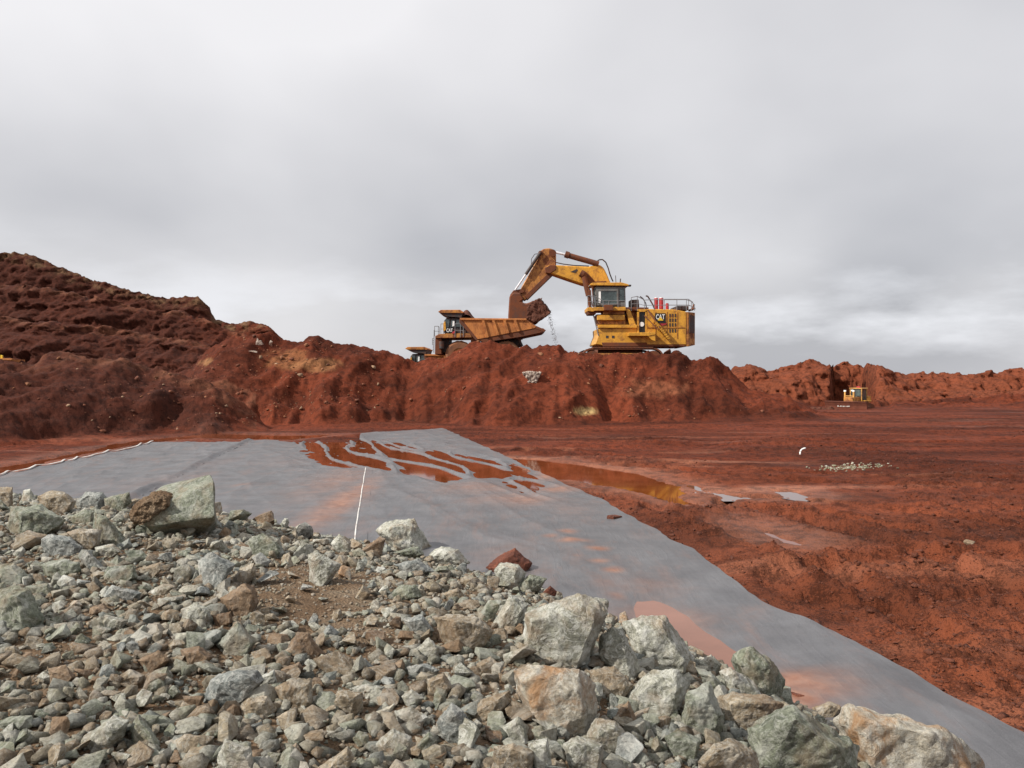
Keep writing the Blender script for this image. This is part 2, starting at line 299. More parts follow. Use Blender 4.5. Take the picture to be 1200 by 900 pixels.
def terrain(X, Y):
    px = np.clip(600 + F * X / np.maximum(Y, 1.0), -300, 1600)
    px = np.where(Y < 1, np.where(X < 0, -300, 1600), px)
    fl = undul(X, Y)
    d_sheet = np.full(X.shape, -50.0); bb = (Y < 60) & (Y > 0) & (np.abs(X) < 25)
    d_sheet[bb] = sdist(X[bb], Y[bb], SHEETPOLY)
    outm = sstep(-.1, -.9, d_sheet)
    vis = (Y > 3)
    # lumpy churned mud, wheel ruts running roughly across the view
    lump = sstep(.45, .6, .5 + .5 * fbm(X * .12, Y * .10, 3, 11) + .12 * np.exp(-((X - FR(np.clip(Y,3,55)) - 2.5) / 3) ** 2))
    lum = (billow(X * .9, Y * .9, 4, 21) * .13 + billow(X * 2.8, Y * 2.8, 4, 25) * .17 + billow(X * 7, Y * 7, 2, 29) * .05) * (.25 + .95 * lump)
    rut = fbm(X * .10 + Y * .02, Y * .75, 4, 31) * .13 + fbm(X * .35, Y * 2.0, 3, 37) * .05
    und2 = fbm(X * .06, Y * .09, 3, 41) * .22 * sstep(8, 30, Y)
    z = fl - .45 * sstep(72, 86, Y) * sstep(8, 20, X) + outm * (lum * (1 - .4 * sstep(25, 60, Y)) + rut + np.maximum(und2, -.1) - .04)
    floorz = z.copy()
    # a bank of pushed-up mud running beside the sheeting
    bank = np.exp(-((X - FR(np.clip(Y,3,55)) - 1.6 - fbm(Y * .2, X * 0, 2, 3) * 1.0) / 1.0) ** 2) * sstep(12, 16, Y) * (1 - sstep(28, 34, Y)) * outm
    z = z + bank * (.05 + .20 * billow(X * 1.6, Y * 1.6, 3, 51))
    for tr in TRACKS:
        xs = [p[0] for p in tr]; ys = [p[1] for p in tr]; m = (X > min(xs) - 4) & (X < max(xs) + 4) & (Y > min(ys) - 4) & (Y < max(ys) + 4)
        if not m.any(): continue
        xm, ym = X[m], Y[m]; best = np.full(xm.shape, 1e9); sg = np.zeros(xm.shape); al = np.zeros(xm.shape); acc = 0
        for (ax, ay), (bx_, by_) in zip(tr[:-1], tr[1:]):
            ex, ey = bx_ - ax, by_ - ay; ln = math.hypot(ex, ey); t = np.clip(((xm - ax) * ex + (ym - ay) * ey) / ln ** 2, 0, 1); dx, dy = xm - ax - t * ex, ym - ay - t * ey
            d = np.hypot(dx, dy); c = d < best; best = np.where(c, d, best); sg = np.where(c, np.sign(ex * dy - ey * dx) * d, sg); al = np.where(c, acc + t * ln, al); acc += ln
        w_ = outm[m] * sstep(.35, .55, .5 + .5 * fbm(xm * .15, ym * .15, 2, 77) + .12)
        for off in (-1.25, 1.25):
            q = np.abs(sg - off - .15 * perlin(al * .2, al * 0, 5)); rutp = -.13 * (1 - sstep(.22, .42, q)) + .05 * np.exp(-((q - .52) / .14) ** 2)
            cleat = .035 * np.sin(al * 14 + np.sign(off) * np.abs(sg - off) * 5) * (1 - sstep(.25, .4, q)); z[m] += w_ * (rutp + cleat)
    silt = np.zeros_like(z)
    for k, poly in PUD.items():
        if k == 'sheet': continue
        xs = [p[0] for p in poly]; ys = [p[1] for p in poly]
        m = (X > min(xs) - 3) & (X < max(xs) + 3) & (Y > min(ys) - 4) & (Y < max(ys) + 4)
        if not m.any(): continue
        sd = sdist(X[m], Y[m], poly) + fbm(X[m] * 1.3, Y[m] * 1.0, 3, 61) * .35
        near = sstep(-1.6, -.1, sd); zm = z[m]
        zm = zm * (1 - near) + near * np.minimum(zm, .02 + .10 * zm)
        zm = zm - .12 * sstep(-.12, .35, sd)
        z[m] = zm; silt[m] = np.maximum(silt[m], near)
    a, ta = ridge(X, Y, px, cA, 71, fA(px), 1.0 + .7 * sstep(680, 800, px), .35, 71, .8, -9, .6, 7.0)
    # platform that carries the machines, and the lower ramp behind it
    plat = 4.3 - 3.05 * np.where(X < 3.5, sstep(80.6, 83.5, Y), sstep(84, 92, Y)); plat = np.where(px < 440, 1.25, plat)
    plat = np.where(X > 16, plat * (1 - sstep(16, 26, X)), plat)
    a = np.where(Y > 71.3, np.maximum(a, np.where(Y < 130, plat, -9)), a)
    b, tb = ridge(X, Y, px, cB, 57, fB(px), .9, .8, 81, .35)
    c1, t1 = ridge(X, Y, px, cC1, 140, 126, .8, .8, 91, .05, 0, .5, 5)
    c2, t2 = ridge(X, Y, px, cC2, 118, 106, .8, .8, 101, .1, 0, .6, 5)
    c3, t3 = ridge(X, Y, px, cC3, 97, 82, .8, .8, 111, .1, 0, .6, 5)
    d1, td1 = ridge(X, Y, px, cD1, 106, 97, .75, .8, 121, .2, 0, .8, 6)
    d2, td2 = ridge(X, Y, px, cD2, 128, 120, .7, .8, 131, .1, 0, 1.2, 6)
    e_, te = ridge(X, Y, px, cE, 97, 82, 1.2, .5, 125, 0, 0, .5, 4); e_ = np.where((px < 790) | (Y > 135), -5, e_)
    c1 = np.where(px > 420, -5, c1); c2 = np.where(px > 400, -5, c2); c3 = np.where(px > 380, -5, c3)
    d1 = np.where(px < 800, -5, d1); d2 = np.where(px < 960, -5, d2); b = np.where((px > 360) | (Y > 80), -5, b)
    hills = np.maximum.reduce([a, b, c1, c2, c3, d1, d2, e_]); hm = sstep(.05, .8, hills)
    det = fbm(X * .55, Y * .55, 5, 141) * .36 + billow(X * 2.2, Y * 2.2, 4, 151) * .22
    gully = np.abs(perlin(X * .9 + 1.6 * fbm(X * .2, Y * .2, 3, 3), Y * .16, 161)) * -.5
    dq = (X * .8 - Y * .6 + 2.5 * fbm(X * .12, Y * .12, 3, 8)); spurs = (.5 - np.abs(perlin(dq * .22, (X * .6 + Y * .8) * .07, 165)) * 2) * .55 + (.4 - np.abs(perlin(dq * .55, (X * .6 + Y * .8) * .15, 167)) * 2) * .28
    det = det + spurs * np.where(Y < 80, 1.0, .7) + np.where(Y > 88, .8 * fbm(X * .16, Y * .16, 4, 169), 0)
    onplat = (Y > 72.5) & (Y < 92) & (X > -14) & (X < 17)
    hills = hills + hm * np.where(onplat, .12, 1.0) * (det + gully * .7 * np.where(Y > 88, 1.0, .15))
    zz_ = np.maximum(z, hills)
    # the ground stays low beneath the sheeting and the rock bank
    zz_ = np.where(d_sheet > 0, undul(X, Y) - .22 * sstep(0, .5, d_sheet), zz_)
    far = sstep(190, 400, np.hypot(X, Y)); zz_ = zz_ * (1 - far) - 1.5 * far
    return zz_, hm, silt, d_sheet, lump, px

th = np.concatenate([np.linspace(-180, -37, 60, endpoint=False), np.linspace(-37, 37, 860), np.linspace(37, 180, 61)[1:]]) * math.pi / 180
rr = [1.0]
while rr[-1] < 4000:
    r_ = rr[-1]
    rr.append(r_ + (max(.03, min(r_ * r_ * .00042, .19)) if r_ < 190 else r_ * .05) if r_ > 7 else r_ + .25)
rr = np.array(rr)
TH, RR = np.meshgrid(th, rr); X = RR * np.sin(TH); Y = RR * np.cos(TH)
Z, hm, silt, dsh, lump, px = terrain(X, Y)
near = 1 - sstep(8, 42, RR)
c_far = np.array([.080, .0180, .0078]); c_near = np.array([.118, .0335, .0150]); c_silt = np.array([.235, .095, .054]); c_shade = np.array([.036, .0105, .0062])
tn = np.clip(.5 + fbm(X * .09, Y * .26, 5, 171) * 1.5, 0, 1)[..., None]
cc = c_far * (1 - near[..., None]) + c_near * near[..., None]
cc = cc * (.58 + .68 * tn)
st = sstep(.54, .72, .5 + .5 * fbm(X * .07, Y * .42, 5, 181) + .05 * silt) * (1 - hm) * (1 - .6 * lump)
stf = np.clip(st * .55 + silt * .35, 0, .75) * (1 - .75 * sstep(30, 60, RR))
cc = cc * (1 - stf[..., None]) + c_silt * stf[..., None]
# left-hand mound and hill: their shade painted into the earth colour; paler rim on the top of the hill
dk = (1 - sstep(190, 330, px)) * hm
cc = cc * (1 - .85 * dk[..., None]) + c_shade * .85 * dk[..., None]
def blob(pxc, pyc, Yc, rx, rz, colr, amt, s):
    global cc
    p = W(pxc, pyc, Yc); g = np.exp(-((X - p.x) / rx) ** 2 - ((Z - p.z) / rz) ** 2 - ((Y - Yc) / 9) ** 2) * hm
    f = sstep(.30, .62, g * (.75 + .6 * fbm(X * 1.1, Z * 1.4, 4, s)))[..., None] * amt
    cc = cc * (1 - f) + np.array(colr) * f
blob(335, 420, 68, 2.6, 1.2, (.20, .085, .035), .5, 1); blob(366, 428, 67, 2.8, .8, (.22, .105, .045), .55, 2)
blob(225, 424, 66, 1.6, .5, (.24, .13, .06), .6, 3)
blob(688, 482, 62.5, 1.3, .35, (.42, .30, .13), .8, 5); blob(770, 455, 66, 4, 1, (.17, .06, .03), .6, 6)
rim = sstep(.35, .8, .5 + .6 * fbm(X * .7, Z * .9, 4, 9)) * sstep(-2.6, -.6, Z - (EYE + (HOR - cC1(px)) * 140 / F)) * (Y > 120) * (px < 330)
for cf, yc in ((cC2, 118), (cC3, 97), (cB, 57)):
    ln = sstep(-1.3, -.2, Z - (EYE + (HOR - cf(px)) * yc / F)) * (np.abs(Y - yc) < 7) * (px < 300) * sstep(.3, .7, .5 + .6 * fbm(X * .6, Z, 3, 19)); cc = cc * (1 - .5 * ln[..., None]) + np.array([.15, .062, .035]) * .5 * ln[..., None]
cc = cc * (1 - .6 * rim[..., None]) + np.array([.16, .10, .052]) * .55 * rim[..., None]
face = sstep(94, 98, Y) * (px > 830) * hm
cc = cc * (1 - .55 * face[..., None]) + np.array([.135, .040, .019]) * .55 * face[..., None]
wet = np.clip(silt * .9 + st * .5 + .35 * (1 - hm) * sstep(.5, .7, .5 + .6 * fbm(X * .2, Y * .3, 3, 191)), 0, 1)
st3 = hm * (Y > 50) * (Y < 160)
Yd = Y - st3 * (fbm(X * .45, Z * .9, 4, 401) * 1.3 + billow(X * 1.4, Z * 2.4, 3, 405) * .55 - .2 + np.where(px < 330, perlin(X * .06, Z * .6, 407) * .6, 0) * (Y > 80)) * (.22 + .78 * sstep(74, 84, Y))
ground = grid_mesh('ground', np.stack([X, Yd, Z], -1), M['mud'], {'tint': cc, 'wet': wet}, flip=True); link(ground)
tag(ground, kind='structure')
def ground_z(x, y):
    return float(terrain(np.array([[x]], float), np.array([[y]], float))[0][0, 0])

# ---- rock bank the photographer stands on
def bankz(X, Y):
    d = sdist(X, Y, TOE)
    z = np.where(d > 0, 2.0 * np.tanh(.33 * d), d * .6)
    return z + .05 * fbm(X * .8, Y * .8, 3, 201) * sstep(0, 1, d) + .05 * sstep(.5, 2, d) * billow(X * 3, Y * 3, 2, 211)
bx, by = np.meshgrid(np.arange(-22, 8.01, .06), np.arange(-6, 19.5, .06)); bz = bankz(bx, by)
bank = grid_mesh('gravel_bank', np.stack([bx, by, np.maximum(bz, -.35)], -1), M['gravel']); link(bank); tag(bank, kind='structure')

# ---- water
def puddle(name, poly, mat, z, label, grow=.35, cat='puddle'):
    cxy = np.mean(poly, 0); bm = bmesh.new(); vs = []
    for p in poly:
        d = np.array(p) - cxy; l = np.hypot(*d); q = cxy + d * (l + grow) / l
        vs.append(bm.verts.new((q[0], q[1], z)))
    bm.faces.new(vs); bm.normal_update()
    if bm.faces[:][0].normal.z < 0: bmesh.ops.reverse_faces(bm, faces=bm.faces[:])
    bmesh.ops.triangulate(bm, faces=bm.faces[:])
    me = bpy.data.meshes.new(name); bm.to_mesh(me); bm.free(); me.materials.append(mat)
    o = link(bpy.data.objects.new(name, me)); tag(o, label, kind='structure'); return o
puddle('water', PUD['sheet'], M['water'], .014, 'red muddy water lying among the folds of the grey sheeting', .1)
puddle('water', PUD['mud'], M['water'], -.028, 'red muddy puddle along the right edge of the sheeting', .5)
for k, wz in (('silver1', -.040), ('silver2', -.044), ('silver3', -.048)): puddle('water', PUD[k], M['water_thin'], wz, 'small sky-reflecting puddle on the mud', .2)
puddle('water', PUD['brown'], M['water'], -.033, 'small brown puddle in a rut', .4)
puddle('water', PUD['left'], M['water'], -.036, 'strip of red water behind the sheeting', .3)
puddle('water', POOL2, M['water_pink'], .002, 'pink silty pool on the sheeting beside the boulders', .8)

# ---------------------------------------------------------------- grey sheeting
SILT = [((p[0], p[1]), r, a) for p, r, a in [(G(402,590), (.8, 7), .85), (G(395,565), (1.5, 6), .62), (G(352,590), (1.2, 5), .28), (G(665,627), (.3, .45), .9), (G(645,633), (.25, .3), .8), (G(672,638), (.5, .35), .9),
   (G(702,648), (.32, .35), .95), (G(703,663), (.3, .25), .85), (G(718,674), (.28, .3), .95), (G(676,656), (.2, .25), .5), (G(708,690), (.3, .5), .6), (G(722,702), (.25, .4), .6),
   (G(560,575), (2.2, 2.2), .62), (G(610,588), (1.6, 2.0), .7), (G(655,575), (1.0, 1.4), .75), (G(665,600), (.9, 2.2), .45), (G(640,560), (.6, 2), .8), (G(950,810), (.85, .7), .85), (G(935,828), (.5, .5), .95),
   (G(770,730), (1.0, 1.2), .7), (G(850,775), (.5, .6), .5), (G(250,545), (.9, 4), .4), (G(190,566), (1.5, 3), .42), (G(340,545), (1.5, 3), .35), (G(235,560), (.6, 2), .45), (G(560,590), (1, 2), .45), (G(590,655), (.9, 1.6), .5),
   (G(480,530), (3, 4), .35), (G(330,540), (2, 2), .3), (G(282,571), (.5, .7), .6), (G(420,524), (3.5, 3), .4), (G(760,690), (1.0, 1.0), .45)]]
def sheet_z(X, Y, layer, folds):
    z = undul(X, Y) + .015 + .014 * layer
    sd = sdist(X, Y, PUD['sheet'])
    dep = sstep(-1.2, .8, sd); z = z * (1 - dep) + dep * .01 - .055 * sstep(-.3, .9, sd)
    u = X * .93 + Y * .36; v = -X * .36 + Y * .93
    rg = (1 - np.abs(perlin(u * .8 + .3 * perlin(u * .2, v * .2, 3), v * .10, 301)) * 2.2); rg = np.clip(rg, 0, 1) ** 4
    rg2 = np.clip(1 - np.abs(perlin(u * 1.3, v * .22 + .5 * perlin(u * .3, v * .3, 9), 311)) * 2.0, 0, 1) ** 3
    inside = sstep(-1, 1, sd)
    z = z + inside * (rg * .13 + rg2 * .04 + fbm(X * .8, Y * .4, 3, 331) * .03)
    fo = np.clip(1 - np.abs(perlin(X * .10 + Y * .30, Y * .55 - X * .08, 321)) * 2.4, 0, 1) ** 2
    lf = np.clip(1 - np.abs(perlin(u * .42 + .5 * perlin(u * .1, v * .12, 6), v * .06, 341)) * 3.0, 0, 1) ** 2; z = z + fo * folds + (1 - inside) * (.006 * rg2 + .016 * rg + .035 * lf)
    s2 = sdist(X, Y, POOL2) + .25 * fbm(X * 1.2, Y * .6, 3, 351); nr = sstep(-.9, 0, s2); z = z * (1 - nr) + nr * (.035 + .3 * (z - .04)) - .075 * sstep(-.3, .45, s2)
    return z
def make_sheet(name, fl, fr, y0, ymax, layer, folds, label, lift=None):
    ys = [y0]
    while ys[-1] < 56: ys.append(ys[-1] + max(.05, min(ys[-1] ** 2 * .0006, .16)))
    ys = np.array(ys); n = 150; s = np.linspace(0, 1, n)
    T, S_ = np.meshgrid(ys, s, indexing='ij'); q = (T - y0) / (56 - y0)
    YM = ymax(S_); Yv = y0 + q * (YM - y0)
    a = fl(Yv); b = fr(Yv); Xv = a + (b - a) * S_
    Xv = Xv + .015 * perlin(Yv * .5, Yv * 0, layer) * (np.abs(S_ - .5) * 2) ** 6
    if layer == 2: Xv = Xv + S_ ** 30 * .13 * fbm(Yv * .9, Yv * 0, 3, 8)
    Zv = sheet_z(Xv, Yv, layer, folds)
    if lift: Zv = Zv + lift(S_, Yv)
    si = np.zeros_like(Zv)
    for (c, r, am) in SILT:
        g = np.exp(-((Xv - c[0]) / r[0]) ** 2 - ((Yv - c[1]) / r[1]) ** 2); si = np.maximum(si, g * am)
    si = np.clip(si + .15 * fbm(Xv * .8, Yv * .8, 3, 5) * (si > .05), 0, 1)
    P = np.stack([Xv, Yv, Zv], -1); o = grid_mesh(name, P, M['fabric'], {'silt': si}); link(o)
    tag(o, label, 'sheeting', 'grey geotextile sheets laid over the mud'); return o, P
def hem(parent, line, wdt, mat=None):
    P = np.stack([line + np.array([-wdt / 2, 0, .0]), line + np.array([-wdt / 4, 0, .016]), line + np.array([wdt / 4, 0, .016]), line + np.array([wdt / 2, 0, .0])], 1); o = grid_mesh('hem', P, mat or M['hem']); link(o, parent)
_s1 = np.array([(44.7, -14.75), (36, -13.4), (28.6, -12.1), (5, -8.2)])[::-1]; s1 = lambda y: np.interp(y, _s1[:, 0], _s1[:, 1])
_s2 = np.array([(51, -9.6), (44, -8.4), (31.7, -5.8), (24, -4.55), (18.3, -3.6), (5, -1.3)])[::-1]; s2 = lambda y: np.interp(y, _s2[:, 0], _s2[:, 1])
sh1, P1 = make_sheet('geotextile_sheet', FL, lambda y: s1(y) + .3, 8, lambda s: 43 + 1.6 * s, 0, .085, 'wrinkled grey sheet with a white outer edge, furthest left of the three')
hem(sh1, P1[:, 0, :] + np.array([.05, 0, .05]), .09)
sh2, P2 = make_sheet('geotextile_sheet', s1, lambda y: s2(y) + .3, 8, lambda s: 44.9 - .5 * s + .3 * np.sin(s * 9), 1, .035, 'middle grey sheet between the dark seam and the white seam, stained pink', lambda s, y: .13 * np.exp(-(s / .03) ** 2) * (.85 + .15 * np.sin(y * .6)))
sh3, P3 = make_sheet('geotextile_sheet', s2, lambda y: FR(y), 4.5, lambda s: 50.5 + 4.7 * s, 2, .008, 'long grey sheet on the right running down beside the boulders to the red mud')
k0 = int(np.argmin(np.abs(P3[:, 0, 1] - 31.9))); hem(sh3, P3[:k0, 0, :] + np.array([.03, 0, 0]), .04)

# ---------------------------------------------------------------- rocks
def hull_bm(pts, bevel=.06, cuts=2, rough=.03, freq=3.0, seed=0):
    bm = bmesh.new(); vs = [bm.verts.new(p) for p in pts]
    r = bmesh.ops.convex_hull(bm, input=vs)
    bmesh.ops.delete(bm, geom=list({g for g in r['geom_interior'] + r['geom_unused'] if isinstance(g, bmesh.types.BMVert)}), context='VERTS')
    size = max(v.co.length for v in bm.verts)
    bmesh.ops.dissolve_limit(bm, angle_limit=R(9), verts=bm.verts[:], edges=bm.edges[:])
    if bevel: bmesh.ops.bevel(bm, geom=bm.edges[:], offset=bevel * size, segments=2, affect='EDGES', profile=.6, clamp_overlap=True)
    bmesh.ops.triangulate(bm, faces=bm.faces[:])
    tgt = size / (3.0 * cuts) if cuts else 1e9
    for it in range(4 if cuts else 0):
        ed = [e for e in bm.edges if e.calc_length() > tgt]
        if not ed: break
        bmesh.ops.subdivide_edges(bm, edges=ed, cuts=1); bmesh.ops.triangulate(bm, faces=[f for f in bm.faces if len(f.verts) > 3])
    bm.normal_update(); off = Vector((seed * 3.7, seed * 1.3, seed * 2.1))
    if rough:
        dl = []
        for v in bm.verts:
            q = v.co / size * freq
            n = mnoise.fractal(q * .8 + off, 1.0, 2.0, 4) * .75 + (abs(mnoise.noise(q * 1.9 + off)) - .25) * .9
            dl.append(v.normal * (n * rough * size))
        for v, d in zip(bm.verts, dl): v.co += d
    bm.normal_update(); return bm
def bm_obj(name, bm, mat, parent=None, smooth=None):
    me = bpy.data.meshes.new(name); 
    if smooth is not None:
        for f in bm.faces: f.smooth = smooth
    bm.to_mesh(me); bm.free(); me.materials.append(mat)
    return link(bpy.data.objects.new(name, me), parent)
def bank_hit(px, py):
    Y = np.linspace(2.2, 22, 500); X = (px - 600) / F * Y; z = EYE + (HOR - py) / F * Y
    b = np.maximum(bankz(X, Y), .05 + 0 * Y); i = np.argmax(z < b)
    return float(Y[i]) if (z < b).any() else None
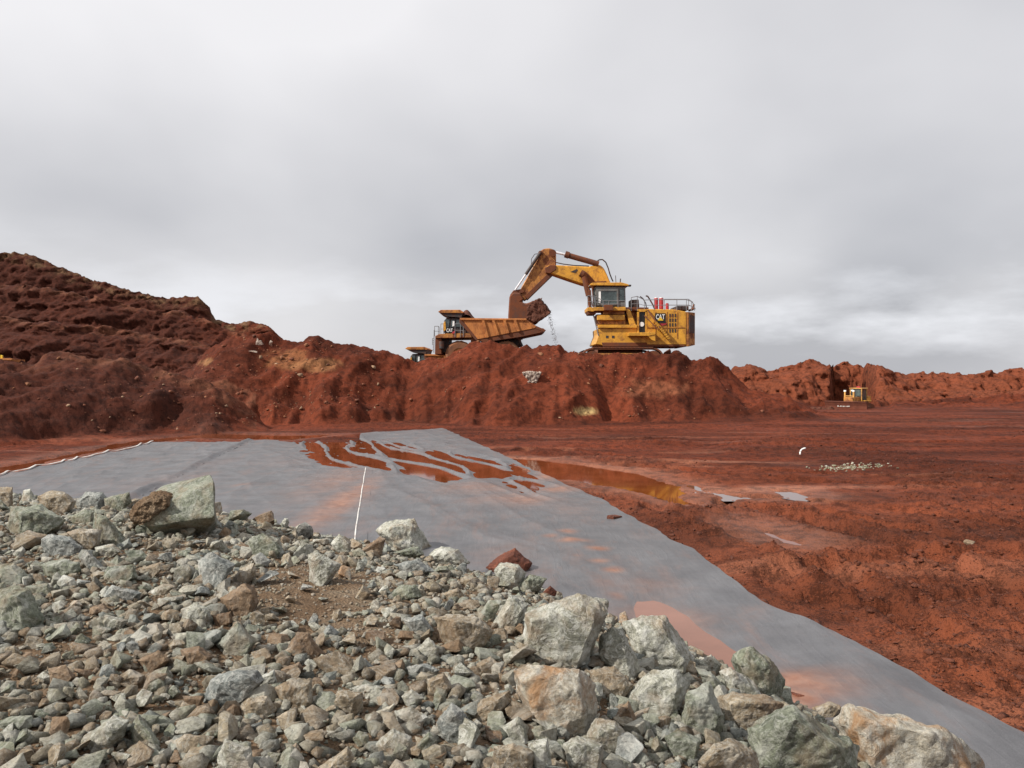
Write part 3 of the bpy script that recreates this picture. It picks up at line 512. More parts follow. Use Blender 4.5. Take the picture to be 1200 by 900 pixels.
HERO = [  # outline in photo pixels, kind, label, short name used by the labels of smaller stones
([(-14,702),(0,690),(17,686),(30,692),(54,725),(54,738),(32,745),(0,746),(-14,744)],'green','large smooth grey-green boulder cut by the left edge of the picture','big boulder at the left edge'),
([(27,688),(55,684),(62,697),(40,701)],'green','flat grey-green rock tucked behind the large boulder at the left edge','flat rock behind the left-edge boulder'),
([(-8,664),(0,661),(15,660),(34,676),(33,686),(0,692),(-8,690)],'green','grey-green wedge rock at the left edge just above the large boulder','left-edge wedge rock'),
([(11,594),(47,591),(77,609),(70,620),(47,632),(12,625),(7,615)],'green','broad flat-topped grey-green boulder near the upper left corner of the rock bank','flat-topped green boulder'),
([(-8,574),(0,571),(14,570),(14,597),(0,601),(-8,600)],'tan','tan upright rock at the left edge against the grey sheeting','tan rock at the left edge'),
([(26,575),(35,573),(42,585),(35,591),(24,590)],'pale','small pale pointed rock on the skyline of the bank at far left','pale pointed rock'),
([(44,582),(60,574),(75,577),(89,587),(82,601),(72,604),(45,592)],'tan','mossy tan boulder on the bank top between the pale pointed rock and the blue-grey one','mossy tan boulder'),
([(89,587),(100,576),(120,577),(125,585),(117,597),(88,599)],'blue','blue-grey faceted rock on the bank top left of the squarish olive rock','blue-grey top rock'),
([(121,584),(151,577),(154,589),(142,600),(122,600)],'green','squarish olive rock on the bank top left of the huge block','squarish olive rock'),
([(80,606),(100,597),(110,599),(107,617),(85,616)],'green','grey-green rock leaning on the top of the long sloping slab','leaning green rock'),
([(110,600),(125,607),(152,637),(147,645),(117,635),(107,617)],'green','long grey-green slab sloping down to the right below the squarish olive rock','long sloping slab'),
([(47,632),(60,626),(82,630),(96,642),(92,654),(62,655),(47,647)],'blue','two-toned rock with pale left face and dark blue right face','two-toned rock'),
([(77,624),(95,619),(119,621),(115,640),(95,650),(86,632)],'tan','pitted yellowish rock right of the two-toned rock','pitted yellowish rock'),
([(47,662),(70,654),(92,660),(94,670),(72,682),(50,675)],'green','rounded grey-green boulder below the two-toned rock','rounded green boulder'),
([(92,655),(100,644),(110,652),(127,670),(107,671)],'blue','dark slate wedge right of the rounded grey-green boulder','dark slate wedge'),
([(110,642),(132,637),(142,647),(127,655),(112,654)],'pale','low pale stone at the foot of the long sloping slab','low pale stone'),
([(112,682),(125,665),(155,662),(161,677),(140,687),(120,686)],'green','olive-grey rock with lit flat top and dark underside below the slate wedge','olive flat-topped rock'),
([(115,700),(130,686),(165,695),(162,705),(137,709)],'blue','long low grey rock directly below the olive flat-topped rock','long low grey rock'),
([(172,695),(190,684),(205,687),(205,696),(180,700)],'pale','pale rounded slab right of the long low grey rock','pale rounded slab'),
([(160,667),(185,660),(191,667),(175,680),(162,675)],'tan','tan wedge right of the olive flat-topped rock','tan wedge'),
([(257,702),(285,684),(297,687),(303,707),(290,725),(272,727)],'brown','dark brown pitted boulder near the middle left of the bank','dark pitted boulder'),
([(230,657),(247,647),(275,662),(262,682),(250,695),(235,685)],'blue','pale bluish pointed rock below and right of the huge block','bluish pointed rock'),
([(265,690),(280,667),(297,660),(299,675),(275,689)],'tan','slanting tan rock right of the bluish pointed rock','slanting tan rock'),
([(211,715),(230,706),(246,717),(245,735),(235,737),(212,725)],'pale','bright cream rock left of the dark pitted boulder','bright cream rock'),
([(252,757),(277,729),(300,752),(287,772),(265,771)],'green','flat pale grey slab tilted up below the dark pitted boulder','tilted pale slab'),
([(247,722),(270,717),(272,730),(252,737)],'brown','brownish rock wedged under the dark pitted boulder','wedged brownish rock'),
([(116,730),(122,721),(150,727),(140,742),(120,742)],'pale','pale flat-topped stone below the long low grey rock','pale flat-topped stone'),
([(54,785),(75,780),(87,795),(72,807),(57,802)],'brown','orange-brown round rock among the gravel at lower left','orange-brown round rock'),
([(132,797),(150,785),(170,792),(165,805),(147,810)],'tan','cream-topped tan stone in the gravel at lower left','cream-topped stone'),
([(158,775),(185,763),(198,775),(172,790)],'brown','brown block with a rusty end above the cream-topped tan stone','brown block with rusty end'),
([(210,762),(232,757),(250,770),(235,785),(220,792)],'brown','brown rock left of the tilted pale slab','brown rock by the tilted slab'),
([(177,792),(195,782),(200,800),(190,810),(179,805)],'green','dark grey-green cube-like stone right of the cream-topped stone','dark cube-like stone'),
([(237,825),(245,797),(267,787),(300,787),(310,798),(285,823),(262,833)],'blue','large smooth pale blue-grey slab at the lower left centre','large smooth blue-grey slab'),
([(82,875),(105,857),(132,840),(150,845),(142,867),(115,885),(90,887)],'pale','glossy mauve-grey slab near the bottom left','glossy mauve-grey slab'),
([(150,855),(160,838),(175,855),(186,875),(172,885),(155,875)],'green','grey-green block leaning right of the glossy mauve-grey slab','leaning grey-green block'),
([(192,872),(215,862),(250,865),(247,877),(215,889)],'tan','flat tan slab near the bottom, right of the leaning grey-green block','flat tan slab'),
([(-8,848),(15,840),(35,840),(40,852),(15,865),(-8,863)],'green','dark olive flat rock at the left edge near the bottom','dark olive flat rock'),
([(253,890),(262,868),(292,878),(300,908),(256,908)],'pale','pale white-streaked rock cut by the bottom of the picture below the flat tan slab','white-streaked bottom rock'),
([(212,817),(237,817),(233,832),(220,837)],'brown','brown cube-like stone left of the large smooth blue-grey slab','brown cube-like stone'),
([(321,807),(340,797),(365,796),(366,825),(350,837),(327,839)],'tan','cream and tan squarish boulder right of the large smooth blue-grey slab','cream squarish boulder'),
([(276,832),(290,819),(312,817),(324,832),(317,845),(285,849)],'tan','rounded tan rock below the large smooth blue-grey slab','rounded tan rock'),
([(329,770),(347,741),(360,742),(380,767),(377,774),(355,776)],'brown','brown pyramid-shaped rock in the middle of the bank','brown pyramid rock'),
([(360,650),(372,647),(400,662),(390,677),(375,690),(362,682)],'pale','whitish rough rock standing in the patch of brown dirt','whitish rock in the dirt'),
([(291,632),(307,625),(327,632),(332,647),(325,657),(292,652)],'green','squarish grey-green boulder near the bank top right of the huge block','squarish grey-green boulder'),
([(387,637),(397,626),(411,635),(410,649),(395,651)],'pale','small pale cube-like rock below the white seam of the sheeting','pale cube by the seam'),
([(422,645),(445,629),(452,632),(447,650),(430,652)],'brown','brown wedge between the pale cube-like rock and the big pale boulder on the bank top','brown wedge on the bank top'),
([(440,622),(452,611),(485,608),(495,625),(507,645),(490,650),(470,642),(445,632)],'pale','big pale lichen-grey boulder standing on the bank top against the grey sheeting','big pale skyline boulder'),
([(500,652),(517,640),(537,645),(552,660),(525,667),(502,660)],'pale','pale rounded rock right of the big pale boulder on the bank top','pale rounded rock'),
([(461,662),(490,655),(510,670),(475,675)],'blue','bluish flat rock below the big pale boulder on the bank top','bluish flat rock'),
([(455,648),(490,641),(497,650),(467,657)],'green','low green-grey rock at the foot of the big pale boulder on the bank top','low green-grey rock'),
([(614,718),(639,709),(679,695),(714,704),(712,721),(699,756),(681,787),(624,783),(616,779),(618,747)],'pale','biggest pale boulder with white veins, upright above the rust-streaked one','white-veined boulder'),
([(601,787),(618,780),(679,785),(699,802),(701,837),(685,868),(624,862),(607,819)],'rust','large boulder with a rust-orange streak under the white-veined boulder','rust-streaked boulder'),
([(509,725),(526,720),(561,724),(579,741),(569,756),(538,770),(517,753)],'tan','broad flat-topped tan boulder left of the white-veined boulder','broad tan boulder'),
([(569,666),(584,652),(604,643),(624,660),(617,674),(587,675)],'red','dark red rock at the edge of the bank against the sheeting','dark red rock'),
([(578,669),(587,659),(608,662),(617,672),(607,692),(585,688)],'pale','pale yellowish rock in front of the dark red rock','pale yellowish rock'),
([(598,692),(621,673),(642,678),(633,692),(607,699)],'green','pale green slanted slab below the dark red rock','pale green slab'),
([(636,695),(645,687),(653,694),(650,703),(640,703)],'red','small red stone peeping over the bank edge right of the pale green slab','small red stone'),
([(561,721),(572,704),(588,704),(578,730),(563,727)],'green','smooth greenish slab standing left of the white-topped rock','smooth greenish slab'),
([(577,732),(598,698),(620,708),(613,727),(598,744),(581,740)],'pale','white-topped rock leaning against the left side of the white-veined boulder','white-topped rock'),
([(702,747),(717,735),(731,738),(751,785),(746,799),(725,790),(702,770)],'pale','grey rock with dark lower face between the white-veined boulder and the tall tan-grey one','dark-footed grey rock'),
([(730,730),(752,722),(778,722),(787,736),(817,773),(813,790),(787,786),(756,788),(741,762)],'pale','tall tan-grey boulder beside the pink pool','tall boulder by the pink pool'),
([(735,814),(763,786),(795,785),(811,801),(798,832),(783,848),(765,850),(742,835)],'pale','large whitish faceted boulder below the tall boulder by the pink pool','whitish faceted boulder'),
([(799,850),(806,812),(832,800),(849,839),(844,872),(825,874)],'green','upright grey-green boulder right of the whitish faceted boulder','upright grey-green boulder'),
([(819,777),(834,768),(847,780),(841,793),(824,794)],'pale','small pale rock at the tip of the pink pool','small pale rock at the pool'),
([(815,782),(834,788),(852,808),(855,821),(839,812)],'green','narrow grey-green slab under the small pale rock at the pool','narrow slab'),
([(843,788),(856,783),(884,799),(895,816),(856,817)],'pale','brownish grey wedge rock between the narrow slab and the rusty-footed rock','brownish grey wedge'),
([(856,775),(860,767),(880,758),(908,777),(922,798),(917,819),(899,814),(886,798),(865,788)],'green','pale green rock with a rusty foot at the edge of the sheeting','rusty-footed rock'),
([(842,818),(860,813),(900,816),(922,826),(915,839),(885,862),(872,870),(848,863)],'tan','flat tan slab with a brown top below the rusty-footed rock','brown-topped slab'),
([(876,854),(930,826),(956,842),(1009,876),(1006,910),(884,910)],'green','large grey-green boulder with white flecks at the bottom edge of the picture','flecked bottom boulder'),
([(979,846),(997,829),(1057,839),(1110,857),(1153,884),(1158,912),(1008,912),(1006,876)],'rust','largest cream and tan boulder at the bottom right corner of the bank','cream corner boulder'),
([(954,831),(975,823),(990,831),(975,848),(960,844)],'tan','small tan rock behind the two large boulders at the bottom right','small tan rock behind the corner boulders'),
([(780,865),(795,856),(823,869),(817,895),(791,899)],'green','mint-green angular stone below the upright grey-green boulder','mint-green stone'),
([(818,895),(838,874),(859,868),(889,884),(891,910),(820,910)],'tan','tan rock at the bottom edge left of the large flecked boulder','tan bottom rock'),
([(685,865),(699,843),(722,846),(740,868),(731,888),(708,886)],'pale','pale angular rock below and right of the rust-streaked boulder','pale angular rock'),
([(660,874),(676,864),(708,874),(706,908),(668,908)],'pale','white-faced rock at the bottom edge below the rust-streaked boulder','white-faced bottom rock'),
([(718,842),(737,822),(748,848),(731,856)],'brown','orange-brown stone squeezed under the whitish faceted boulder','squeezed orange-brown stone'),
([(688,787),(720,782),(743,805),(731,825),(702,813)],'tan','shadowed grey-brown rock right of the rust-streaked boulder','shadowed grey-brown rock'),
([(587,854),(607,841),(621,854),(621,874),(590,872)],'pale','pale rounded stone left of the foot of the rust-streaked boulder','pale rounded stone'),
([(511,848),(529,824),(543,836),(559,860),(549,880),(517,871)],'blue','blue-grey pointed boulder at the bottom centre','blue-grey pointed boulder'),
([(543,839),(569,819),(598,810),(601,828),(572,842),(552,854)],'tan','long tan rock lying between the blue-grey pointed boulder and the rust-streaked boulder','long tan rock'),
([(558,779),(575,770),(587,782),(575,796),(561,793)],'tan','roundish tan stone below the broad tan boulder','roundish tan stone'),
([(500,797),(520,789),(532,808),(517,821),(500,814)],'tan','tan three-sided stone above the blue-grey pointed boulder','three-sided tan stone'),
([(578,877),(601,873),(626,883),(624,908),(578,908)],'tan','speckled tan rock cut by the bottom edge left of the white-faced rock','speckled bottom rock'),
([(618,871),(642,866),(648,905),(627,905)],'pale','narrow pale rock standing at the bottom edge beside the speckled tan rock','narrow bottom rock'),
([(380,827),(396,810),(425,812),(425,835),(410,845),(385,840)],'tan','rounded tan boulder right of the cream and tan squarish boulder','rounded tan boulder'),
([(407,808),(430,802),(450,806),(450,818),(425,822)],'pale','low pale slab resting behind the rounded tan boulder','low pale slab'),
([(431,839),(462,826),(457,845),(436,848)],'rust','reddish tan slanted stone right of the rounded tan boulder','reddish slanted stone'),
([(462,835),(480,829),(502,842),(490,858),(467,858)],'pale','pale rounded block right of the reddish tan slanted stone','pale rounded block'),
([(437,875),(460,855),(482,865),(485,890),(457,897)],'pale','whitish rough boulder at the bottom edge below the pale rounded block','whitish bottom boulder'),
([(370,904),(407,876),(414,890),(407,906)],'tan','tan triangular rock at the bottom edge left of the whitish rough boulder','triangular bottom rock'),
([(370,752),(385,732),(397,742),(392,754)],'blue','dark slate stone right of the brown pyramid-shaped rock','dark slate stone'),
([(482,766),(502,748),(514,760),(512,776)],'pale','pale three-cornered rock left of and below the broad tan boulder','pale three-cornered rock'),
([(414,783),(427,772),(440,785),(425,793)],'blue','small grey stone with white top in the middle of the bank','grey stone with white top'),
([(476,783),(497,778),(515,787),(490,798),(478,793)],'blue','grey-white low rock below the pale three-cornered rock','grey-white low rock'),
([(469,818),(482,809),(497,820),(475,831)],'pale','pale tilted stone above the pale rounded block','pale tilted stone'),
([(485,876),(502,860),(512,870),(495,896)],'green','olive upright stone left of the foot of the blue-grey pointed boulder','olive upright stone'),
([(327,786),(350,777),(355,784),(332,801)],'brown','dark brown wedge just below the brown pyramid-shaped rock','dark brown wedge'),
([(455,697),(470,686),(487,686),(495,700),(460,706)],'green','pale green rock half buried in brown dirt near the bank top','half-buried green rock'),
([(516,697),(537,689),(547,702),(520,708)],'tan','tan flat stone above the broad tan boulder','tan flat stone'),
([(415,701),(425,685),(435,695),(420,707)],'tan','small pointed tan stone right of the brown dirt patch','pointed tan stone'),
([(470,726),(495,721),(508,740),(490,751)],'blue','grey slab touching the left side of the broad tan boulder','grey slab'),
([(306,812),(326,801),(320,786),(300,795)],'pale','grey shard standing between the smooth blue-grey slab and the cream squarish boulder','grey shard'),
]
rk = random.Random(11)
heroes = []                                   # (cx, cy, radius px, short name)
for i, (outl, kind, label, short) in enumerate(HERO):
    xs = [p[0] for p in outl]; ys = [p[1] for p in outl]; x0, x1, y0, y1 = min(xs), max(xs), min(ys), max(ys)
    cx, cy = sum(xs) / len(xs), sum(ys) / len(ys); wpx, hpx = x1 - x0, y1 - y0
    D = bank_hit(cx, y1 - .06 * hpx if y1 < 904 else y1 + 14) or 9.0
    t = .42 * (wpx + hpx) / 2 / F * D; D = D + .70 * t
    pts = []; c0 = W(cx, cy, D)
    for (a, b) in outl: pts.append(W(a, b, D + rk.uniform(-.45, .45) * t) - c0)
    for (a, b) in outl:                       # a second, slightly smaller ring further back, and one in front
        q = W(cx + (a - cx) * .86, cy + (b - cy) * .84, D + t * rk.uniform(.6, 1.0)) - c0; pts.append(q)
        f_ = .62 if b < cy else 1.0
        q = W(cx + (a - cx) * rk.uniform(.5, .82), cy + (b - cy) * f_ + hpx * .02, D - t * rk.uniform(.55, .95)) - c0; pts.append(q)
    pts.append(W(cx, y1 + hpx * .12, D) - c0)
    big = max(wpx, hpx)
    bm = hull_bm(pts, .018, 6 if big > 60 else (4 if big > 30 else 2.5), .055, 3.6, i + 1)
    o = bm_obj('rock' if big < 45 else 'boulder', bm, ROCK[kind], smooth=True); o.location = c0
    o.data.set_sharp_from_angle(angle=R(38))
    tag(o, label, 'rock' if big < 45 else 'boulder', 'loose rocks of the bank'); heroes.append((cx, cy, (wpx + hpx) / 4, short))

# the huge squared block on the bank top
def big_block():
    D = bank_hit(215, 631) or 10
    outl = [(157,592),(185,572),(207,566),(246,556),(251,562),(255,617),(240,630),(212,637),(185,629),(160,603)]
    D += .35; c0 = W(212, 600, D); pts = []
    for (a, b) in [(186,573),(246,557),(251,563),(255,616),(238,632),(212,637),(187,628)]: pts.append(W(a, b, D + (.15 if b < 600 else .02)) - c0)
    for (a, b) in [(200,603),(251,606),(214,601),(163,603),(172,618)]: pts.append(W(a, b, D - .42) - c0)
    for (a, b) in [(190,584),(249,566)]: pts.append(W(a, b, D - .18) - c0)
    for (a, b) in [(157,594),(190,566),(246,554),(252,612),(212,630),(165,608)]: pts.append(W(a, b + 2, D + .75) - c0)
    bm = hull_bm(pts, .02, 5, .018, 3, 77); o = bm_obj('stone_block', bm, ROCK['green'], smooth=True); o.location = c0; o.data.set_sharp_from_angle(angle=R(35))
    tag(o, 'huge squared olive-grey block with brown dirt on its left shoulder, on the bank top', 'block', 'loose rocks of the bank'); heroes.append((205, 600, 45, 'huge squared block'))
    # dirt heaped on its left shoulder
    c = W(172, 595, D - .3); pts = [W(a, b, D - .45 + k) - c for k, L_ in ((0, [(152,606),(158,596),(175,586),(192,584),(198,592),(186,602),(172,612),(156,614)]), (.5, [(152,600),(165,585),(185,574),(204,577),(200,590),(160,610)])) for a, b in L_]
    bm = hull_bm(pts, .05, 9, .07, 7, 5); d = bm_obj('dirt', bm, M['gravel'], smooth=True); d.location = c; tag(d, 'brown crumbly dirt lying on the shoulder of the huge block', 'dirt', kind='stuff')
big_block()

# ---- random shapes for the smaller stones
def rand_pts(rg, flat):
    pts = []
    n = rg.randint(9, 14); sx, sy, sz = rg.uniform(.8, 1.25), rg.uniform(.65, 1.0), flat * rg.uniform(.8, 1.1)
    for _ in range(n):
        v = Vector((rg.gauss(0, 1), rg.gauss(0, 1), rg.gauss(0, 1))).normalized() * rg.uniform(.85, 1.1); pts.append(Vector((v.x * sx, v.y * sy, v.z * sz)))
    return pts
SHAPE = []
for k in range(16):
    fl = (.55, .8, 1.0, .65)[k % 4]; bm = hull_bm(rand_pts(rk, fl), .028, 2.5, .05, 2.6, k + 40)
    me = bpy.data.meshes.new('rock'); [setattr(f, 'smooth', True) for f in bm.faces]; bm.to_mesh(me); bm.free(); me.materials.append(ROCK['pale']); me.set_sharp_from_angle(angle=R(36))
    SHAPE.append((me, ('flat', 'blocky', 'rounded', 'angular')[k % 4]))
placed = list(heroes); mids = []
KW = {'green': 'grey-green', 'pale': 'pale grey', 'blue': 'blue-grey', 'tan': 'tan', 'brown': 'brown', 'rust': 'rust-stained'}
tries = 0
while len(mids) < 198 and tries < 60000:
    tries += 1
    px_, py_ = rk.uniform(-8, 1000), rk.uniform(585, 905)
    D = bank_hit(px_, min(py_, 899))
    if D is None: continue
    Xw, Yw = (px_ - 600) / F * D, D; bz_ = float(bankz(np.array([Xw]), np.array([Yw]))[0])
    if bz_ < .25: continue
    left = px_ < 160 and 725 < py_ < 860; dirt = 315 < px_ < 450 and 655 < py_ < 735
    s = rk.uniform(8, 14) if left or dirt else min(28, 11.5 + rk.expovariate(1 / 6)); s *= .85 + .35 * (py_ - 600) / 300
    if len(mids) > 125: s = rk.uniform(9, 14)
    if dirt and rk.random() < .6: continue
    if any((px_ - a) ** 2 + ((py_ - b) * 1.15) ** 2 < (.74 * (r + s)) ** 2 for a, b, r, *_ in placed): continue
    kind = rk.choices(['green', 'pale', 'blue', 'tan', 'brown', 'rust'], [3, 3.5, 2, 4, 2.2, .8] if px_ > 300 else [3.5, 2, 2, 3, 2.5, .3])[0]
    me, shp = SHAPE[rk.randrange(16)]; sw = s / F * D
    o = bpy.data.objects.new('rock', me); link(o)
    o.material_slots[0].link = 'OBJECT'; o.material_slots[0].material = ROCK[kind]
    o.location = (Xw, Yw + sw * .3, bz_ + sw * .42); o.scale = (sw, sw, sw * .95)
    o.rotation_euler = (rk.uniform(-.5, .5), rk.uniform(-.5, .5), rk.uniform(0, 6.28))
    placed.append((px_, py_, s, '')); mids.append((o, px_, py_, s, kind, shp))
by = {}
for o, a, b, s, kind, shp in mids:
    h = min(heroes, key=lambda h: math.hypot(h[0] - a, h[1] - b) - h[2] * .5)
    dx, dy = a - h[0], b - h[1]
    if abs(dx) > 2 * abs(dy): d = 'right of' if dx > 0 else 'left of'
    elif abs(dy) > 2 * abs(dx): d = 'below' if dy > 0 else 'above'
    else: d = ('below' if dy > 0 else 'above') + ' and ' + ('right' if dx > 0 else 'left') + ' of'
    sz = 'fair-sized' if s > 15 else 'small'
    by.setdefault((sz, KW[kind], shp, d, h[3]), []).append((math.hypot(dx, dy), o))
ordw = ['nearest', 'second nearest', 'third nearest', 'fourth nearest', 'fifth nearest', 'sixth nearest']
for (sz, kw, shp, d, h), lst in by.items():
    lst.sort(key=lambda t: t[0])
    for j, (_, o) in enumerate(lst):
        lab = f'{sz} {kw} {shp} stone {d} the {h}'
        if len(lst) > 1: lab = f'{kw} {shp} stone {d} the {h}, {ordw[j]}' + ('' if sz == 'small' else ' fair-sized one')
        if len(lab.split()) > 16: lab = lab.replace(' fair-sized one', ' one').replace(' one', '')
        tag(o, lab, 'rock', 'loose rocks of the bank')

# ---- countless small stones (one mesh each kind)
def scatter(name, P, S_, C, mat, label, rg, squash=.75, sink=.2, bev=False, kind='stuff'):
    T = []
    for k in range(12):
        bm = hull_bm(rand_pts(rk, rk.uniform(.6, 1)), .035 if bev else 0, 0, 0); bmesh.ops.triangulate(bm, faces=bm.faces[:])
        bm.verts.ensure_lookup_table(); v = np.array([x.co[:] for x in bm.verts]); f = np.array([[q.index for q in x.verts] for x in bm.faces]); bm.free(); T.append((v, f))
    VV, FF, CC = [], [], []; off = 0
    idx = rg.integers(0, 12, len(P))
    for k in range(12):
        sel = np.where(idx == k)[0]; v, f = T[k]; n = len(sel)
        if n == 0: continue
        q = rg.normal(size=(n, 4)); q[:, 1:3] *= .45; q /= np.linalg.norm(q, axis=1, keepdims=True); a, b, c, d = q.T
        Rm = np.stack([1-2*(c*c+d*d), 2*(b*c-a*d), 2*(b*d+a*c), 2*(b*c+a*d), 1-2*(b*b+d*d), 2*(c*d-a*b), 2*(b*d-a*c), 2*(c*d+a*b), 1-2*(b*b+c*c)], -1).reshape(n, 3, 3)
        vv = np.einsum('nij,kj->nki', Rm, v) * S_[sel][:, None, None]; vv[..., 2] *= squash
        vv += P[sel][:, None, :]; vv[..., 2] += S_[sel][:, None] * sink
        VV.append(vv.reshape(-1, 3)); FF.append((f[None] + (np.arange(n) * len(v))[:, None, None] + off).reshape(-1, 3)); CC.append(np.repeat(C[sel], len(v), 0)); off += n * len(v)
    V = np.concatenate(VV); Fc = np.concatenate(FF); Cc = np.concatenate(CC)
    me = bpy.data.meshes.new(name); me.vertices.add(len(V)); me.vertices.foreach_set('co', V.astype(np.float32).ravel())
    me.loops.add(Fc.size); me.loops.foreach_set('vertex_index', Fc.astype(np.int32).ravel()); me.polygons.add(len(Fc)); me.polygons.foreach_set('loop_start', np.arange(0, Fc.size, 3, dtype=np.int32)); me.update(calc_edges=True)
    at = me.color_attributes.new('tint', 'FLOAT_COLOR', 'POINT'); b4 = np.ones((len(V), 4), np.float32); b4[:, :3] = Cc; at.data.foreach_set('color', b4.ravel())
    me.materials.append(mat); o = link(bpy.data.objects.new(name, me)); tag(o, label, kind=kind); return o
rg = np.random.default_rng(3)
pal = .88 * np.array([[.24,.26,.20],[.38,.375,.31],[.20,.225,.21],[.30,.25,.175],[.20,.135,.08],[.47,.46,.40],[.27,.20,.13],[.19,.20,.16]])
n = 90000; yy = 2.0 + 15 * rg.random(n) ** .75; xx = (rg.random(n) * 1.5 - .78) * yy
bzz = bankz(xx, yy); dd = sdist(xx, yy, TOE); ppx = 600 + F * xx / yy; ppy = HOR + F * (EYE - bzz) / yy
keep = (dd > .15) & (rg.random(n) < np.where(yy > 9, 1, .9)); xx, yy, bzz, dd, ppx, ppy = [a[keep] for a in (xx, yy, bzz, dd, ppx, ppy)]
dirt = np.exp(-((ppx - 372) / 75) ** 2 - ((ppy - 700) / 45) ** 2) + np.exp(-((ppx - 175) / 22) ** 2 - ((ppy - 605) / 28) ** 2) + .8 * np.exp(-((ppx - 440) / 25) ** 2 - ((ppy - 755) / 18) ** 2) + .5 * np.exp(-((ppx - 60) / 60) ** 2 - ((ppy - 770) / 40) ** 2)
sz = np.clip(.011 * (1 - rg.random(len(xx))) ** -.62, .011, .075); sz = np.where(dirt > .4, np.minimum(sz, .022), sz)
k2 = rg.random(len(xx)) > .75 * np.clip(dirt, 0, 1); xx, yy, bzz, sz, dirt = [a[k2] for a in (xx, yy, bzz, sz, dirt)]
ci = rg.choice(8, len(xx), p=[.20,.13,.12,.17,.12,.06,.12,.08]); C = pal[ci] * rg.uniform(.6, 1.1, (len(xx), 1)); C = C * (1 - .6 * np.clip(dirt, 0, 1)[:, None]) + np.array([.27,.16,.085]) * .6 * np.clip(dirt, 0, 1)[:, None]
scatter('rubble', np.stack([xx, yy, bzz], -1), sz, C, M['rubble'], 'small mixed stones and gravel filling the rock bank', rg)
n = 8200; yy = 2.2 + 14 * rg.random(n) ** .9; xx = (rg.random(n) * 1.5 - .78) * yy
bzz = bankz(xx, yy); dd = sdist(xx, yy, TOE); ppx = 600 + F * xx / yy; ppy = HOR + F * (EYE - bzz) / yy
dirt = np.exp(-((ppx - 372) / 70) ** 2 - ((ppy - 695) / 40) ** 2) + np.exp(-((ppx - 175) / 20) ** 2 - ((ppy - 600) / 25) ** 2)
keep = (dd > .1) & (dirt < .45); xx, yy, bzz = xx[keep], yy[keep], bzz[keep]
ci = rg.choice(8, len(xx), p=[.22,.17,.13,.15,.10,.08,.09,.06]); C = pal[ci] * rg.uniform(.8, 1.2, (len(xx), 1))
scatter('rubble', np.stack([xx, yy, bzz], -1), np.clip(.026 * (1 - rg.random(len(xx))) ** -.50, .026, .095), C, M['rubble'], 'fist-sized stones spread over the rock bank', rg, .85, .35, True)

# clods on the mud, stones on the slopes
n = 42000; yy = 8 + 50 * rg.random(n) ** 1.5; ppx = rg.uniform(560, 1260, n); xx = (ppx - 600) / F * yy
Zt, _, siltv, dshv, lumpv, _ = terrain(xx[None], yy[None]); Zt, siltv, dshv, lumpv = Zt[0], siltv[0], dshv[0], lumpv[0]
dedge = xx - FR(np.clip(yy, 3, 55)); Zt = np.where(dshv > -.02, undul(xx, yy) + .03, Zt)
kp = (dedge > -.02 - .22 * rg.random(n) ** 3) & (siltv < .3) & (rg.random(n) < .10 + .9 * np.maximum(lumpv, np.exp(-(dedge / .35) ** 2)))
sz = np.clip(.012 * (1 - rg.random(n)) ** -.45, .012, .085)[kp]; C = (c_near * (1 - sstep(8, 42, yy))[:, None] + c_far * sstep(8, 42, yy)[:, None])[kp] * rg.uniform(.7, 1.25, (kp.sum(), 1))
scatter('mud_clods', np.stack([xx, yy, Zt], -1)[kp], sz, C, M['clod2'], 'lumps of red mud strewn over the churned ground', rg, .7, .1)
n = 9000; ppx = rg.uniform(-60, 900, n); yy = rg.uniform(48, 76, n); xx = (ppx - 600) / F * yy
cl = .15 + 1.0 * np.exp(-((ppx - 345) / 70) ** 2) + .4 * np.exp(-((ppx - 225) / 50) ** 2) + .25 * np.exp(-((ppx - 720) / 60) ** 2)
Zt, hmv, *_ = terrain(xx[None], yy[None]); kp = (rg.random(n) < cl) & (hmv[0] > .3) & (yy < 71)
sz = np.clip(.05 * (1 - rg.random(n)) ** -.45, .05, .30)[kp]
base = np.array([[.20, .07, .035], [.30, .13, .06], [.36, .24, .15], [.13, .045, .025]])[rg.choice(4, kp.sum(), p=[.42, .25, .08, .25])]
scatter('slope_rubble', np.stack([xx, yy, Zt[0]], -1)[kp], sz, base * rg.uniform(.7, 1.2, (kp.sum(), 1)), M['clod2'], 'red and ochre stones lying on the spoil mound', rg, .8, .1)
n = 230; ppx = rg.normal(1000, 20, n); ppy = rg.normal(549.5, 1.6, n); g_ = np.array([G(a, b) for a, b in zip(ppx, ppy)])
ppy = ppy - 1; C = np.array([[.22, .22, .13], [.12, .09, .04], [.42, .40, .32], [.16, .15, .07]])[rg.integers(0, 4, n)]; Zt = terrain(g_[:, 0][None], g_[:, 1][None])[0][0]
scatter('debris', np.stack([g_[:, 0], g_[:, 1], Zt], -1), rg.uniform(.02, .085, n), C, M['rubble'], 'low line of greenish and pale rubble on the red mud', rg)

